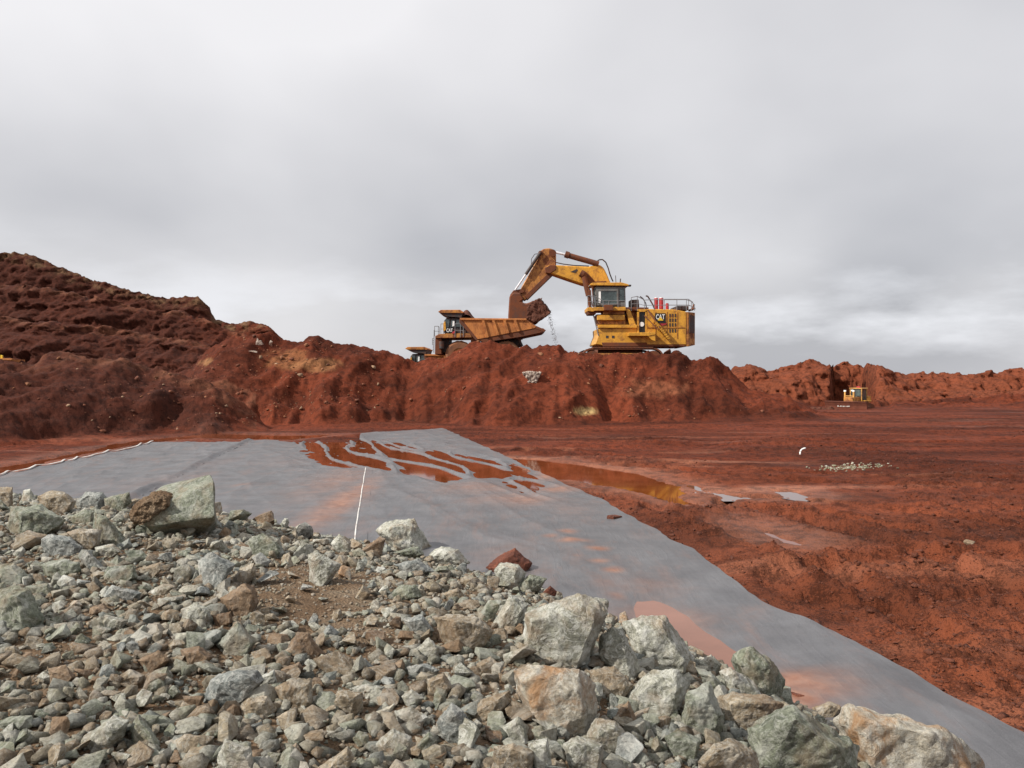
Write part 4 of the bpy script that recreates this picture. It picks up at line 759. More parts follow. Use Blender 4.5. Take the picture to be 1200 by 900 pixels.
def lone(name, px_, py_, Y, size, mat, label, cat, group=None, pts=None, rot=0, dz=0, seed=5, scl=(1, 1, 1)):
    x = (px_ - 600) / F * Y; z = EYE + (HOR - py_) / F * Y + dz
    r2 = random.Random(seed); bm = hull_bm(pts or rand_pts(r2, .8), .05, 3, .06, 3, seed); o = bm_obj(name, bm, mat, smooth=True); o.data.set_sharp_from_angle(angle=R(38))
    o.location = (x, Y, z); o.scale = tuple(size * s for s in scl); o.rotation_euler = (.1, .1, rot); return tag(o, label, cat, group)
x, y = G(720, 611); lone('rock', 720, 608, y, .12, ROCK['red'], 'lone red-brown brick-shaped stone lying on the grey sheeting', 'rock', seed=3, rot=.9, scl=(1.7, .8, .8),
     pts=[Vector((a, b, c)) for a in (-1, 1) for b in (-1, 1) for c in (-.8, .8)])
for (a, b, s, lab, k) in [(1137, 637, .13, 'smooth round stone sitting on the mud near the right edge', 'brown'), (1165, 600, .08, 'small pebble-like clod near the right edge', 'red')][:1]:
    gx, gy = G(a, b + 4); lone('rock', a, b, gy, s, ROCK[k], lab, 'rock', seed=9)
gx, gy = G(940, 809)
lone('rock', 936, 818, G(936, 824)[1], .085, ROCK['red'], 'dark red wet lump in the stained water beside the rusty-footed rock', 'rock', seed=14)
for j, (a, b, s, rt, lab) in enumerate([(304, 404, .45, .3, 'upright white chunk on the mound crest, middle of three'), (301, 399, .30, 1.2, 'slanted pinkish white chunk on the mound crest, highest of three'), (319, 403, .45, .8, 'long white chunk on the mound crest, rightmost of three')]):
    lone('rock', a, b, 68.6, s, ROCK['white'], lab, 'rock', 'white chunks on the spoil mound', seed=20 + j, rot=rt, scl=(.7, .6, 1.1))
lone('rock', 297, 412, 67.6, .35, ROCK['white'], 'flat pinkish slab below the white chunks on the mound crest', 'rock', seed=31, scl=(1.3, .8, .4))

# ---------------------------------------------------------------- machines
def prism(poly, y0, y1, bev=0.0, y_ref=None, world=False):     # outline in photo pixels, extruded from y0 to y1
    bm = bmesh.new(); yr = y_ref or y0
    pts = [Vector(p) for p in poly] if world else [W(a, b, yr) for a, b in poly]
    f = [bm.verts.new((p[0], y0, p[-1])) for p in pts]; b = [bm.verts.new((p[0], y1, p[-1])) for p in pts]; n = len(f)
    bm.faces.new(f); bm.faces.new(b[::-1])
    for i in range(n): bm.faces.new((f[i], b[i], b[(i + 1) % n], f[(i + 1) % n]))
    bmesh.ops.recalc_face_normals(bm, faces=bm.faces[:])
    if bev: bmesh.ops.bevel(bm, geom=bm.edges[:], offset=bev, segments=1, affect='EDGES', clamp_overlap=True)
    return bm
def rectp(x0, y0, x1, y1): return [(x0, y0), (x1, y0), (x1, y1), (x0, y1)]
def tube(a, b, r, seg=12, r2=None):
    a, b = Vector(a), Vector(b); d = b - a; bm = bmesh.new()
    bmesh.ops.create_cone(bm, cap_ends=True, segments=seg, radius1=r, radius2=r if r2 is None else r2, depth=d.length)
    m = Matrix.Translation((a + b) / 2) @ d.to_track_quat('Z', 'Y').to_matrix().to_4x4(); bmesh.ops.transform(bm, matrix=m, verts=bm.verts[:]); return bm
def join(*bms):
    o = bms[0]
    for b in bms[1:]:
        me = bpy.data.meshes.new('t'); b.to_mesh(me); o.from_mesh(me); bpy.data.meshes.remove(me); b.free()
    return o
def path_tube(pts, r, seg=6): return join(*[tube(pts[i], pts[i + 1], r, seg) for i in range(len(pts) - 1)])
def text_mesh(name, body, mat, loc, height, depth=.02, parent=None, shear=0):
    cu = bpy.data.curves.new(name, 'FONT'); cu.body = body; cu.size = 1; cu.extrude = depth; cu.offset = .02; cu.shear = shear
    to = bpy.data.objects.new('tmp', cu); col.objects.link(to); bpy.context.view_layer.update()
    me = bpy.data.meshes.new_from_object(to.evaluated_get(bpy.context.evaluated_depsgraph_get())); bpy.data.objects.remove(to)
    co = np.array([v.co[:] for v in me.vertices]); mn, mxx = co.min(0), co.max(0); s = height / (mxx[1] - mn[1])
    for v in me.vertices: v.co = Vector(((v.co.x - mn[0]) * s, -(v.co.z) * .5, (v.co.y - mn[1]) * s))
    me.materials.clear(); me.materials.append(mat); me.name = name
    o = link(bpy.data.objects.new(name, me), parent); return o, (mxx[0] - mn[0]) * s
class Machine:
    def __init__(s, name, org, label, cat):
        s.root = bpy.data.objects.new(name, None); col.objects.link(s.root); s.root.location = org; s.org = Vector(org); tag(s.root, label, cat)
    def part(s, name, bm, mat, parent=None, smooth=False):
        if isinstance(mat, str): mat = M[mat]
        bmesh.ops.translate(bm, verts=bm.verts[:], vec=-s.org)
        if smooth:
            for f in bm.faces: f.smooth = True
        return bm_obj(name, bm, mat, parent or s.root)
    def text(s, name, body, mat, wloc, height, parent=None, width=None):
        o, wd = text_mesh(name, body, M[mat], None, height, .02, parent or s.root)
        for v in o.data.vertices:
            if width: v.co.x *= width / wd
            v.co += Vector(wloc) - s.org
        return o
z1 = lambda x, y: (460 + x / 6, 280 + y / 6)
z2 = lambda x, y: (640 + x / 6, 280 + y / 6)
PZ1 = lambda *p: [z1(*q) for q in p]
PZ2 = lambda *p: [z2(*q) for q in p]

def build_excavator():
    GZ = 4.3; org = (W(728, 440, 78).x, 78, GZ)
    m = Machine('excavator', org, 'huge yellow mining excavator on the mound crest, reaching its bucket over the truck', 'excavator')
    Yn = 75.2
    # crawler tracks
    def track(y0, y1):
        xl, xr = W(681, 440, 74.8).x, W(777, 440, 74.8).x; r = .98; zc = GZ + r; ring = []
        for k in range(13): a = math.pi / 2 + math.pi * k / 12; ring.append((xl + r + r * math.cos(a), zc + r * math.sin(a)))
        for k in range(13): a = -math.pi / 2 + math.pi * k / 12; ring.append((xr - r + r * math.cos(a), zc + r * math.sin(a)))
        bm = bmesh.new(); n = len(ring); inn = []
        cx_, cz_ = (xl + xr) / 2, zc
        for k, (a, b) in enumerate(ring):
            c = xl + r if k < 13 else xr - r; inn.append((c + (a - c) * .84, zc + (b - zc) * .84))
        vo = [[bm.verts.new((p[0], y, p[1])) for p in L_] for y in (y0, y1) for L_ in (ring, inn)]
        for i in range(n):
            j = (i + 1) % n
            bm.faces.new((vo[0][i], vo[0][j], vo[1][j], vo[1][i])); bm.faces.new((vo[2][j], vo[2][i], vo[3][i], vo[3][j]))
            bm.faces.new((vo[0][j], vo[0][i], vo[2][i], vo[2][j])); bm.faces.new((vo[1][i], vo[1][j], vo[3][j], vo[3][i]))
        bmesh.ops.recalc_face_normals(bm, faces=bm.faces[:])
        L_ = xr - xl - 2 * r; shoes = []
        for k in range(16):
            for zt in (zc + r + .03, zc - r - .0):
                b = bmesh.new(); bmesh.ops.create_cube(b, size=1, matrix=Matrix.Translation((xl + r + L_ * (k + .5) / 16, (y0 + y1) / 2, zt)) @ Matrix.Diagonal((L_ / 16 * .8, y1 - y0 + .1, .10, 1))); shoes.append(b)
        t = m.part('crawler_track', join(bm, *shoes), 'mudsteel')
        m.part('track_frame', join(prism([(xl + r, 0, zc - .45), (xr - r, 0, zc - .45), (xr - r, 0, zc + .5), (xl + r, 0, zc + .5)], y0 + .15, y1 - .15, .05, world=True)), 'dirty_yellow', t)
        for xx_ in (xl + r, xr - r): m.part('sprocket', tube((xx_, y0 + .05, zc), (xx_, y1 - .05, zc), .72, 18), 'mudsteel', t)
    track(74.3, 75.4); track(80.4, 81.5)
    m.part('car_body', prism(rectp(700, 409, 752, 424), 75.4, 80.4, .05, 76), 'mudsteel')
    m.part('slew_ring', join(tube((W(728, 0, 78).x, 78, GZ + 1.9), (W(728, 0, 78).x, 78, GZ + 2.35), 1.9, 32)), 'dark')
    # upper structure
    m.part('base_frame', prism(PZ2((343,742),(372,668),(368,626),(640,626),(640,668),(1000,668),(1000,752),(400,752),(380,745)), Yn, 80.8, .06), 'yellow')
    m.part('frame_beam', prism(PZ2((365,604),(640,604),(640,626),(365,626)), Yn - .22, Yn + .5, .03), 'yellow')
    m.part('lower_skirt', prism(PZ2((390,728),(975,728),(975,757),(400,757)), Yn - .04, 80.6, .03), 'mudsteel')
    m.part('cab_pedestal', prism(PZ2((352,530),(556,530),(560,604),(370,604)), Yn + .1, 77.4, .05), 'dirty_yellow')
    m.part('pedestal_box', prism(PZ2((358,535),(552,535),(552,572),(358,572)), Yn - .25, Yn + .3, .04), 'yellow')
    for x_ in (420, 462): m.part('port', prism(PZ2(*rectp(x_, 680, x_ + 18, 697)), Yn - .03, Yn + .05), 'dark')
    dk = m.part('cab_platform', prism(PZ2((288,482),(560,478),(560,504),(345,506),(330,512),(290,508)), Yn - .45, 77.6, .03), 'yellow')
    m.part('platform_underpart', prism(PZ2((288,508),(350,506),(350,530),(300,530)), Yn - .2, 77.2, .03), 'mudsteel', dk)  # dark block filling the space under the platform
    m.part('platform_underpart', prism(PZ2((398,504),(550,504),(550,532),(398,532)), Yn, 77, .03), 'dirty_yellow', dk)
    cab = m.part('cab', prism(PZ2((345,335),(556,335),(560,478),(345,478)), Yn - .1, 77.0, .05), 'grey')
    m.part('window', prism(PZ2(*rectp(362, 366, 496, 455)), Yn - .16, Yn, .0), 'glass', cab)
    m.part('window_frame', join(*[prism(PZ2(*rectp(*q)), Yn - .22, Yn - .05) for q in ((352,352,506,366),(352,455,506,466),(352,366,362,455),(496,366,506,455))]), 'grey', cab)
    m.part('windscreen', prism(PZ2(*rectp(338, 345, 346, 465)), Yn + .1, 76.8), 'glass', cab)
    m.part('rear_window', prism(PZ2(*rectp(516, 350, 548, 440)), Yn - .14, Yn), 'glass', cab)
    m.part('roller_blind', prism(PZ2(*rectp(368, 368, 384, 450)), Yn - .19, Yn - .16), 'white', cab)
    m.part('cab_roof', prism(PZ2((308,318),(325,309),(530,306),(575,318),(582,330),(308,327)), Yn - .35, 77.3, .03), 'yellow', cab)
    m.part('floodlight', prism(PZ2(*rectp(560, 322, 598, 333)), Yn - .2, Yn + .3, .02), 'dark', cab)
    m.part('floodlight', prism(PZ2(*rectp(300, 326, 312, 334)), Yn - .2, Yn + .2, .02), 'rail', cab)
    m.part('aerial', join(tube(W(*z2(490, 308), Yn + .5), W(*z2(487, 258), Yn + .5), .03, 6), tube(W(*z2(520, 308), Yn + .5), W(*z2(522, 280), Yn + .5), .05, 6)), 'dark', cab)
    m.part('tool_box', prism(PZ2(*rectp(406, 464, 470, 503)), Yn - .75, Yn - .46, .03), 'mudsteel')
    # rails round the cab
    def rail(name, pts, zb, Y, mat='rail', r=.032, posts=True, mid=True, parent=None):
        a = [W(*z2(*p), Y) for p in pts]; b = [path_tube(a, r)]
        if mid: b.append(path_tube([W(*z2(p[0], (p[1] + zb) / 2), Y) for p in pts], r * .8))
        if posts: b += [tube(W(*z2(*p), Y), W(*z2(p[0], zb), Y), r, 6) for p in pts]
        return m.part(name, join(*b), mat, parent)
    rail('cab_railing', [(292, 400), (318, 402), (345, 404), (400, 436), (440, 436), (505, 436), (556, 436)], 482, Yn - .42)
    m.part('ladder', join(tube(W(*z2(330, 530), Yn), W(*z2(368, 680), Yn), .05, 6), tube(W(*z2(330, 530), Yn + .6), W(*z2(368, 680), Yn + .6), .05, 6), *[tube(W(*z2(330 + 3.8 * k, 530 + 15 * k), Yn), W(*z2(330 + 3.8 * k, 530 + 15 * k), Yn + .6), .03, 6) for k in range(10)]), 'rail')
    for (a, b) in (((295, 345), (328, 478)), ((322, 335), (336, 478))): m.part('mirror_arm', tube(W(*z2(*a), Yn - .3), W(*z2(*b), Yn - .3), .05, 6), 'mudsteel', cab)
    m.part('mirror', prism(PZ2(*rectp(296, 360, 316, 400)), Yn - .35, Yn - .25, .02), 'mudsteel', cab)
    # middle section
    m.part('pump_compartment', prism(PZ2((560,500),(655,505),(655,626),(640,668),(560,668)), Yn + .5, 80.6, .05), 'dirty_yellow')
    m.part('stay', prism(PZ2((560,492),(590,500),(640,625),(615,640),(585,600)), Yn - .1, Yn + .4, .03), 'yellow')
    dr = m.part('doorway', prism(PZ2(*rectp(652, 512, 698, 658)), Yn + .05, Yn + .6), 'black')  # solid black block paints the darkness of the open recess
    m.part('door_frame', join(*[prism(PZ2(*rectp(*q)), Yn - .08, Yn + .1) for q in ((640,505,653,660),(697,505,708,660),(640,495,708,512))]), 'yellow', dr)
    m.part('hose_reel', join(tube(W(*z2(672, 600), Yn - .02), W(*z2(672, 600), Yn + .1), .22, 12)), 'white', dr)
    wk = m.part('walkway', prism(PZ2((578,660),(768,655),(768,672),(720,682),(580,682)), Yn - .8, Yn + .1, .02), 'yellow')
    m.part('walkway_bracket', prism(PZ2((700,670),(768,668),(768,718),(745,712)), Yn - .75, Yn - .6, .01), 'yellow', wk)
    m.part('black_box', prism(PZ2((594,428),(650,426),(655,480),(594,480)), Yn + .3, 77, .03), 'dark')
    m.part('deck_plate', prism(PZ2((560,480),(720,482),(720,504),(560,504)), Yn - .02, 80.6, .03), 'mudsteel')
    # engine house
    eh = m.part('engine_house', prism(PZ2((706,492),(905,497),(985,512),(985,745),(706,745)), Yn - .06, 80.9, .06), 'yellow')
    for (a, b) in ((767, 1), (848, 1), (921, 1)): m.part('panel_seam', prism(PZ2(*rectp(a, 512, a + 3, 700)), Yn - .10, Yn - .03), 'dirty_yellow', eh)
    m.part('panel_seam', prism(PZ2(*rectp(708, 622, 975, 626)), Yn - .11, Yn - .03), 'dirty_yellow', eh)
    for r_ in range(4):
        for c in range(3):
            x_ = 865 + c * 19; y_ = 526 + r_ * 33 + (8 if r_ == 3 else 0); m.part('vent', prism(PZ2(*rectp(x_, y_, x_ + 10, y_ + 24)), Yn - .09, Yn - .02), 'dark', eh)
    pl = m.part('name_plate', prism(PZ2(*rectp(766, 523, 840, 592)), Yn - .14, Yn - .04), 'black', eh)
    a = W(*z2(772, 566), Yn - .16); b = W(*z2(833, 530), Yn - .16)
    m.text('lettering', 'CAT', 'white', a, b.z - a.z, eh, b.x - a.x)
    m.part('triangle_mark', prism(PZ2((783,574),(803,548),(824,574)), Yn - .19, Yn - .14), 'decal', eh)
    m.part('red_mark', prism(PZ2((795,600),(835,570),(848,600),(815,612)), Yn - .12, Yn - .04), 'redpaint', eh)
    # counterweight, its near corner cut off
    cw = bmesh.new(); xa, xb = W(*z2(985, 0), Yn).x, W(*z2(1046, 0), Yn + 1).x; zt, zb2 = W(*z2(0, 514), Yn).z, W(*z2(0, 757), Yn).z
    pl_ = [(xa, Yn - .02), (xa + .2, Yn - .02), (xb - .02, Yn + .95), (xb, 80.0), (xa + .2, 80.9), (xa, 80.9)]
    lo = [cw.verts.new((x_, y_, zb2 + (.18 if i in (2, 3) else 0))) for i, (x_, y_) in enumerate(pl_)]; hi = [cw.verts.new((x_, y_, zt)) for x_, y_ in pl_]
    cw.faces.new(lo[::-1]); cw.faces.new(hi)
    for i in range(6): cw.faces.new((lo[i], lo[(i + 1) % 6], hi[(i + 1) % 6], hi[i]))
    bmesh.ops.recalc_face_normals(cw, faces=cw.faces[:]); cwo = m.part('counterweight', cw, 'dirty_yellow')
    g = bmesh.new(); p0, p1 = Vector((xa + .28, Yn + .01, 0)), Vector((xb - .10, Yn + .84, 0)); nn = Vector((p1.y - p0.y, -(p1.x - p0.x), 0)).normalized() * .03
    zt2, zb3 = W(*z2(0, 535), Yn).z, W(*z2(0, 660), Yn).z
    q = [Vector((p0.x, p0.y, zb3)), Vector((p1.x, p1.y, zb3)), Vector((p1.x, p1.y, zt2)), Vector((p0.x, p0.y, zt2))]
    f1 = [g.verts.new(v + nn) for v in q]; f2 = [g.verts.new(v - nn) for v in q]; g.faces.new(f1); g.faces.new(f2[::-1])
    for i in range(4): g.faces.new((f1[i], f2[i], f2[(i + 1) % 4], f1[(i + 1) % 4]))
    bmesh.ops.recalc_face_normals(g, faces=g.faces[:]); m.part('grille', g, 'dark', cwo)
    # roof things
    for (x_, w_, yt, yb, mt) in ((772, 15, 418, 500, 'redpaint'), (808, 16, 418, 500, 'redpaint'), (850, 12, 458, 500, 'redpaint')):
        t = m.part('exhaust_stack', join(tube(W(*z2(x_, yb), Yn + 1.2), W(*z2(x_, yt), Yn + 1.2), w_ / 6 / F * Yn, 16)), mt, smooth=False)
        m.part('stack_cap', tube(W(*z2(x_, yt), Yn + 1.2), W(*z2(x_, yt - 5), Yn + 1.2), w_ * .8 / 6 / F * Yn, 16), 'white' if w_ > 13 else mt, t)
    m.part('air_cleaner', prism(PZ2(*rectp(915, 470, 1000, 503)), Yn + .2, 78.5, .08), 'dark')
    rail('deck_railing', [(598, 412), (640, 404), (690, 430), (760, 428), (830, 428), (918, 428), (985, 428), (1020, 440), (1042, 465)], 505, Yn - .02)
    rail('deck_railing', [(830, 424), (918, 424), (1000, 424), (1030, 445)], 505, 80.6)
    m.part('hose', path_tube([W(*z2(*p), Yn + .4) for p in ((700,402),(712,402),(730,430),(750,465),(765,500))], .07, 8), 'dark')
    m.part('hose', path_tube([W(*z2(*p), Yn + .6) for p in ((660,405),(680,420),(700,455),(705,490))], .05, 8), 'dark')
    m.part('rear_fitting', join(tube(W(*z2(1000, 505), Yn + .6), W(*z2(1046, 488), Yn + .6), .10, 8), tube(W(*z2(1020, 505), Yn + .8), W(*z2(1040, 460), Yn + .8), .08, 8)), 'mudsteel')
    # boarding stairs on the side, and a diagonal strut
    def stairs(a, b, Y, wd):
        A, B = W(*z2(*a), Y), W(*z2(*b), Y); pr = [prism([(A.x - .10, 0, A.z), (A.x + .16, 0, A.z), (B.x + .16, 0, B.z), (B.x - .10, 0, B.z)], yy_, yy_ + .05, world=True) for yy_ in (Y, Y + wd)]
        for k in range(9): q = A.lerp(B, (k + .5) / 9); pr.append(prism([(q.x - .1, 0, q.z), (q.x + .22, 0, q.z), (q.x + .22, 0, q.z + .04), (q.x - .1, 0, q.z + .04)], Y, Y + wd, world=True))
        return join(*pr)
    m.part('stairs', stairs((762, 580), (860, 702), Yn - .85, .6), 'yellow')
    m.part('handrail', join(tube(W(*z2(715, 500), Yn - .2), W(*z2(800, 625), Yn - .85), .07, 6), tube(W(*z2(690, 540), Yn - .2), W(*z2(790, 640), Yn - .85), .05, 6)), 'mudsteel')
    # boom, stick, cylinders
    Yb = 77.1; Ye = 78.7
    boom = m.part('boom', prism(PZ2((-5,215),(5,190),(30,183),(140,188),(300,196),(345,182),(378,183),(405,205),(430,255),(448,300),(520,400),(540,480),(420,480),(330,330),(262,322),(150,285),(50,250),(8,240)), Yb, Ye, .10), 'yellow')
    m.part('boom_plate', prism(PZ2((240,235),(262,222),(290,240),(345,300),(420,296),(425,306),(300,322),(255,300)), Yb - .05, Yb + .05, .01), 'mudsteel', boom)
    m.part('boom_mark', prism(PZ2((170,232),(215,212),(222,222),(205,240)), Yb - .03, Yb + .03), 'dark', boom)
    m.part('boom_collar', prism(PZ2((-10,205),(28,183),(70,185),(72,215),(28,245),(-5,240)), Yb - .12, Ye + .12, .05), 'mudsteel', boom)
    for yy_ in (Yb - .45, Ye + .1):
        c = m.part('boom_cylinder', join(tube(W(*z2(262, 245), yy_ + .2), W(*z2(298, 400), yy_ + .2), .27, 14), tube((*W(*z2(262, 250), yy_ + .2).xy,) + (W(*z2(262, 250), yy_).z,), W(*z2(240, 240), yy_ + .2), .34, 14)), 'mudsteel')
        m.part('piston_rod', tube(W(*z2(298, 400), yy_ + .2), W(*z2(312, 500), yy_ + .2), .16, 12), 'mudsteel', c)
        c = m.part('stick_cylinder', join(tube(W(*z2(140, 113), yy_ + .55), W(*z2(368, 178), yy_ + .55), .27, 14), tube(W(*z2(132, 108), yy_ + .55), W(*z2(160, 118), yy_ + .55), .33, 14)), 'mudsteel')
        m.part('piston_rod', tube(W(*z2(50, 92), yy_ + .55), W(*z2(140, 113), yy_ + .55), .12, 12), 'chrome', c)
    for k in range(3): m.part('hose', path_tube([W(*z2(*p), Yb + .4 + .35 * k) for p in ((355,160),(372,148),(395,146),(418,165),(435,205),(448,250),(462,285),(470,300))], .06, 8), 'dark')
    m.part('hose', path_tube([W(*z2(*p), Yb + .3) for p in ((60,165),(120,178),(200,188),(300,192))], .05, 8), 'dark')
    stick = m.part('stick', prism(PZ1((1040,85),(1062,70),(1100,66),(1130,74),(1150,105),(1150,200),(1125,245),(955,415),(925,435),(905,400),(900,352),(960,245),(1030,120)), Yb + .25, Ye - .25, .08), 'dirty_yellow')
    m.part('stick_underside_shade', prism(PZ1((1118,240),(1105,232),(925,405),(950,425),(1128,252)), Yb + .15, Ye - .15, .02), 'mudsteel', stick)  # dark plate added as the shaded underside of the stick
    m.part('pin_boss', join(tube(W(*z1(1125, 100), Yb), W(*z1(1125, 100), Ye), .34, 14), tube(W(*z1(1040, 100), Yb), W(*z1(1040, 100), Ye), .22, 12)), 'mudsteel', stick)
    for yy_ in (Yb + .05, Ye - .4):
        c = m.part('bucket_cylinder', tube(W(*z1(1042, 95), yy_), W(*z1(937, 250), yy_), .15, 12), 'dark', stick)
        m.part('piston_rod', tube(W(*z1(937, 250), yy_), W(*z1(862, 360), yy_), .085, 12), 'chrome', c)
    m.part('linkage', prism(PZ1((825,395),(850,362),(905,352),(930,368),(915,382),(860,384),(838,404)), Yb + .1, Ye - .1, .04), 'mudsteel', stick)
    m.part('hose', path_tube([W(*z1(*p), Yb) for p in ((1030,105),(1000,108),(978,140),(975,175),(992,200),(1000,190))], .03, 6), 'dark', stick)
    bk = m.part('bucket', prism(PZ1((822,400),(850,375),(900,380),(925,425),(905,440),(935,455),(985,438),(1028,428),(1020,470),(985,540),(1000,598),(950,620),(870,640),(820,600),(812,550)), 76.3, 79.5, .12), 'mudsteel')
    for k in range(5): m.part('tooth', prism(PZ1((1025,432),(1052,412),(1048,436),(1036,446)), 76.35 + .68 * k, 76.65 + .68 * k, .02), 'dark', bk)
    # red earth heaped in the bucket
    r2 = random.Random(4); c = W(*z1(1035, 512), 77.6)
    pts = [W(a, b, yy_) - c for yy_ in (76.15, 76.8, 77.8, 78.9, 79.4) for a, b in [z1(q[0] + r2.uniform(-9, 9), q[1] + r2.uniform(-9, 9)) for q in ((985,450),(1035,428),(1075,462),(1102,515),(1062,560),(1002,594),(950,570),(950,480))]]
    bm = hull_bm(pts, .03, 8, .055, 7, 3); d = bm_obj('earth_load', bm, M['clod'], smooth=True); d.location = c; tag(d, 'dark red earth heaped in the raised excavator bucket', 'earth')
    return m
build_excavator()
# earth trickling from the bucket
r3 = np.random.default_rng(8); n = 420; t = r3.random(n) ** 1.3
ppx = 643 + t * 9 + r3.normal(0, 1.5, n); ppy = 366 + t * 40 + r3.normal(0, 2, n)
P = np.array([W(a, b, 77.2 + c)[:] for a, b, c in zip(ppx, ppy, r3.normal(0, .4, n))])
scatter('falling_earth', P, r3.uniform(.012, .045, n), np.tile([.10, .04, .025], (n, 1)), M['clod'], 'crumbs of earth trickling down from the excavator bucket', r3)

def build_truck():
    GZ = 4.3; org = (W(566, 440, 76.6).x, 76.6, GZ)
    m = Machine('dump_truck', org, 'mud-coated yellow haul truck beneath the excavator bucket, tray heaped with earth', 'dump truck')
    Yn = 74.2; Yf = 79.6
    def z5(x, y): return (470 + x / 12, 350 + y / 12)
    # tray: two sides, floor, headboard with canopy
    body = m.part('tray_side', prism(PZ1((492,572),(940,572),(1010,614),(1000,628),(600,706)), Yn, Yn + .14, .02), 'tray')
    m.part('tray_side', prism([(p.x, 0, p.z) for p in (W(*z1(*q), Yn) for q in ((492,572),(940,572),(1010,614),(1000,628),(600,706)))], Yf - .14, Yf, .02, world=True), 'tray')
    m.part('top_rail', prism(PZ1((475,556),(940,560),(945,574),(480,572)), Yn - .12, Yn + .2, .03), 'tray')
    m.part('top_rail', prism(PZ1((475,556),(940,560),(945,574),(480,572)), Yf - .2, Yf + .12, .03, Yn), 'tray')
    for xb, xt, yb in ((668,628,692),(742,700,676),(812,778,662),(887,852,648)):
        m.part('tray_rib', prism(PZ1((xt,574),(xt+18,574),(xb+9,yb),(xb-9,yb+3)), Yn - .14, Yn + .02, .01), 'tray')
    m.part('tray_floor', prism(PZ1((600,704),(1000,626),(1060,628),(1078,644),(1062,656),(900,690),(640,728)), Yn + .05, Yf - .05, .03), 'mudsteel')
    m.part('tail_lip', prism(PZ1((940,572),(1012,612),(1080,642),(1062,654),(1000,630)), Yn + .02, Yn + .3, .02), 'mudsteel')
    m.part('headboard', prism(PZ1((470,556),(495,572),(602,706),(588,716),(470,590)), Yn + .03, Yf - .03, .03), 'mudsteel')
    can = m.part('canopy', prism(PZ1((320,512),(340,499),(475,498),(502,515),(494,522),(335,520)), Yn - .08, Yf + .08, .02), 'tray')
    m.part('canopy_underside_shade', prism(PZ1((330,518),(496,518),(482,560),(468,552),(385,545)), Yn - .02, Yf + .02, .01), 'dark', can)  # dark wedge, canopy's own shade put into the colour
    m.part('canopy_edge', prism(PZ1((322,512),(340,502),(470,501),(474,520),(335,520)), Yn - .13, Yn - .05, .01), 'dirty_yellow', can)
    # chassis, deck, cab
    m.part('chassis', prism(PZ1((300,760),(560,740),(900,700),(915,752),(880,760),(300,800)), 75.6, 78.2, .05), 'dark')
    m.part('rear_frame', join(tube(W(*z1(885, 700), Yn + .9), W(*z1(912, 755), Yn + .9), .12, 8), tube(W(*z1(860, 700), Yn + .9), W(*z1(915, 700), Yn + .9), .12, 8), tube(W(*z1(905, 690), Yn + 1), W(*z1(885, 745), Yn + 1), .10, 8)), 'dark')
    dk = m.part('deck', prism(PZ1((300,682),(330,668),(420,664),(548,666),(560,694),(300,698)), Yn + .1, Yf - .1, .04), 'dirty_yellow')
    m.part('front_fender', prism(PZ1((300,696),(345,698),(345,812),(298,812)), Yn + .3, Yf - .3, .05), 'redbrown' if 'redbrown' in M else 'mudsteel')
    m.part('radiator', prism(PZ1(*rectp(330, 700, 400, 800)), 75.3, 78.6, .05), 'dark')
    m.part('fuel_tank', prism(PZ1(*rectp(550, 690, 600, 742)), Yn + .3, Yn + 1.4, .08), 'mudsteel')
    cab = m.part('cab', prism(PZ1((362,575),(378,556),(500,552),(540,600),(556,668),(362,664)), Yn + .3, 76.6, .05), 'dark')
    m.part('side_window', prism(PZ1((412,570),(440,568),(440,618),(408,622)), Yn + .22, Yn + .32), 'glass', cab)
    m.part('side_window', prism(PZ1((448,568),(480,570),(494,618),(448,620)), Yn + .22, Yn + .32), 'glass', cab)
    m.part('windscreen', prism(PZ1((362,580),(380,565),(404,565),(396,624),(362,624)), Yn + .24, 76.4, .02), 'glass', cab)
    m.part('reflector', prism(PZ1((424,575),(436,580),(434,612),(420,616)), Yn + .19, Yn + .22), 'white', cab)
    m.part('cab_pillar', prism(PZ1((358,590),(372,578),(376,640),(360,650)), Yn + .12, Yn + .5, .02), 'yellow', cab)
    pl = m.part('name_plate', prism(PZ1(*rectp(376, 626, 426, 658)), Yn + .1, Yn + .2), 'black', cab)
    a = W(*z1(379, 655), Yn + .05); b = W(*z1(423, 630), Yn + .05); m.text('lettering', 'CAT', 'white', a, b.z - a.z, cab, b.x - a.x)
    m.part('red_light', prism(PZ1((418,656),(440,644),(436,664),(420,668)), Yn + .05, Yn + .2), 'redpaint', cab)
    def rail(pts, zb, Y): 
        a = [W(*z1(*p), Y) for p in pts]
        m.part('railing', join(path_tube(a, .03), *[tube(W(*z1(*p), Y), W(*z1(p[0], zb), Y), .03, 6) for p in pts], path_tube([W(*z1(p[0], (p[1] + zb) / 2), Y) for p in pts], .022)), 'rail')
    rail([(296, 614), (322, 614), (330, 622)], 684, Yn + .3); rail([(340, 598), (358, 597)], 670, Yn + .3); rail([(440, 598), (478, 598), (498, 600)], 690, Yn + .06); rail([(296, 614), (322, 614)], 684, Yf - .4)
    m.part('ladder', join(tube(W(*z1(293, 640), Yn + .3), W(*z1(290, 800), Yn + .3), .035, 6), tube(W(*z1(281, 700), Yn + .3), W(*z1(281, 745), Yn + .3), .03, 6), *[tube(W(*z1(281, 700 + 15 * k), Yn + .3), W(*z1(293, 700 + 15 * k), Yn + .3), .025, 6) for k in range(6)]), 'rail')
    m.part('air_filter', tube(W(*z1(345, 720), Yn + .3), W(*z1(345, 770), Yn + .3), .25, 10), 'dark')
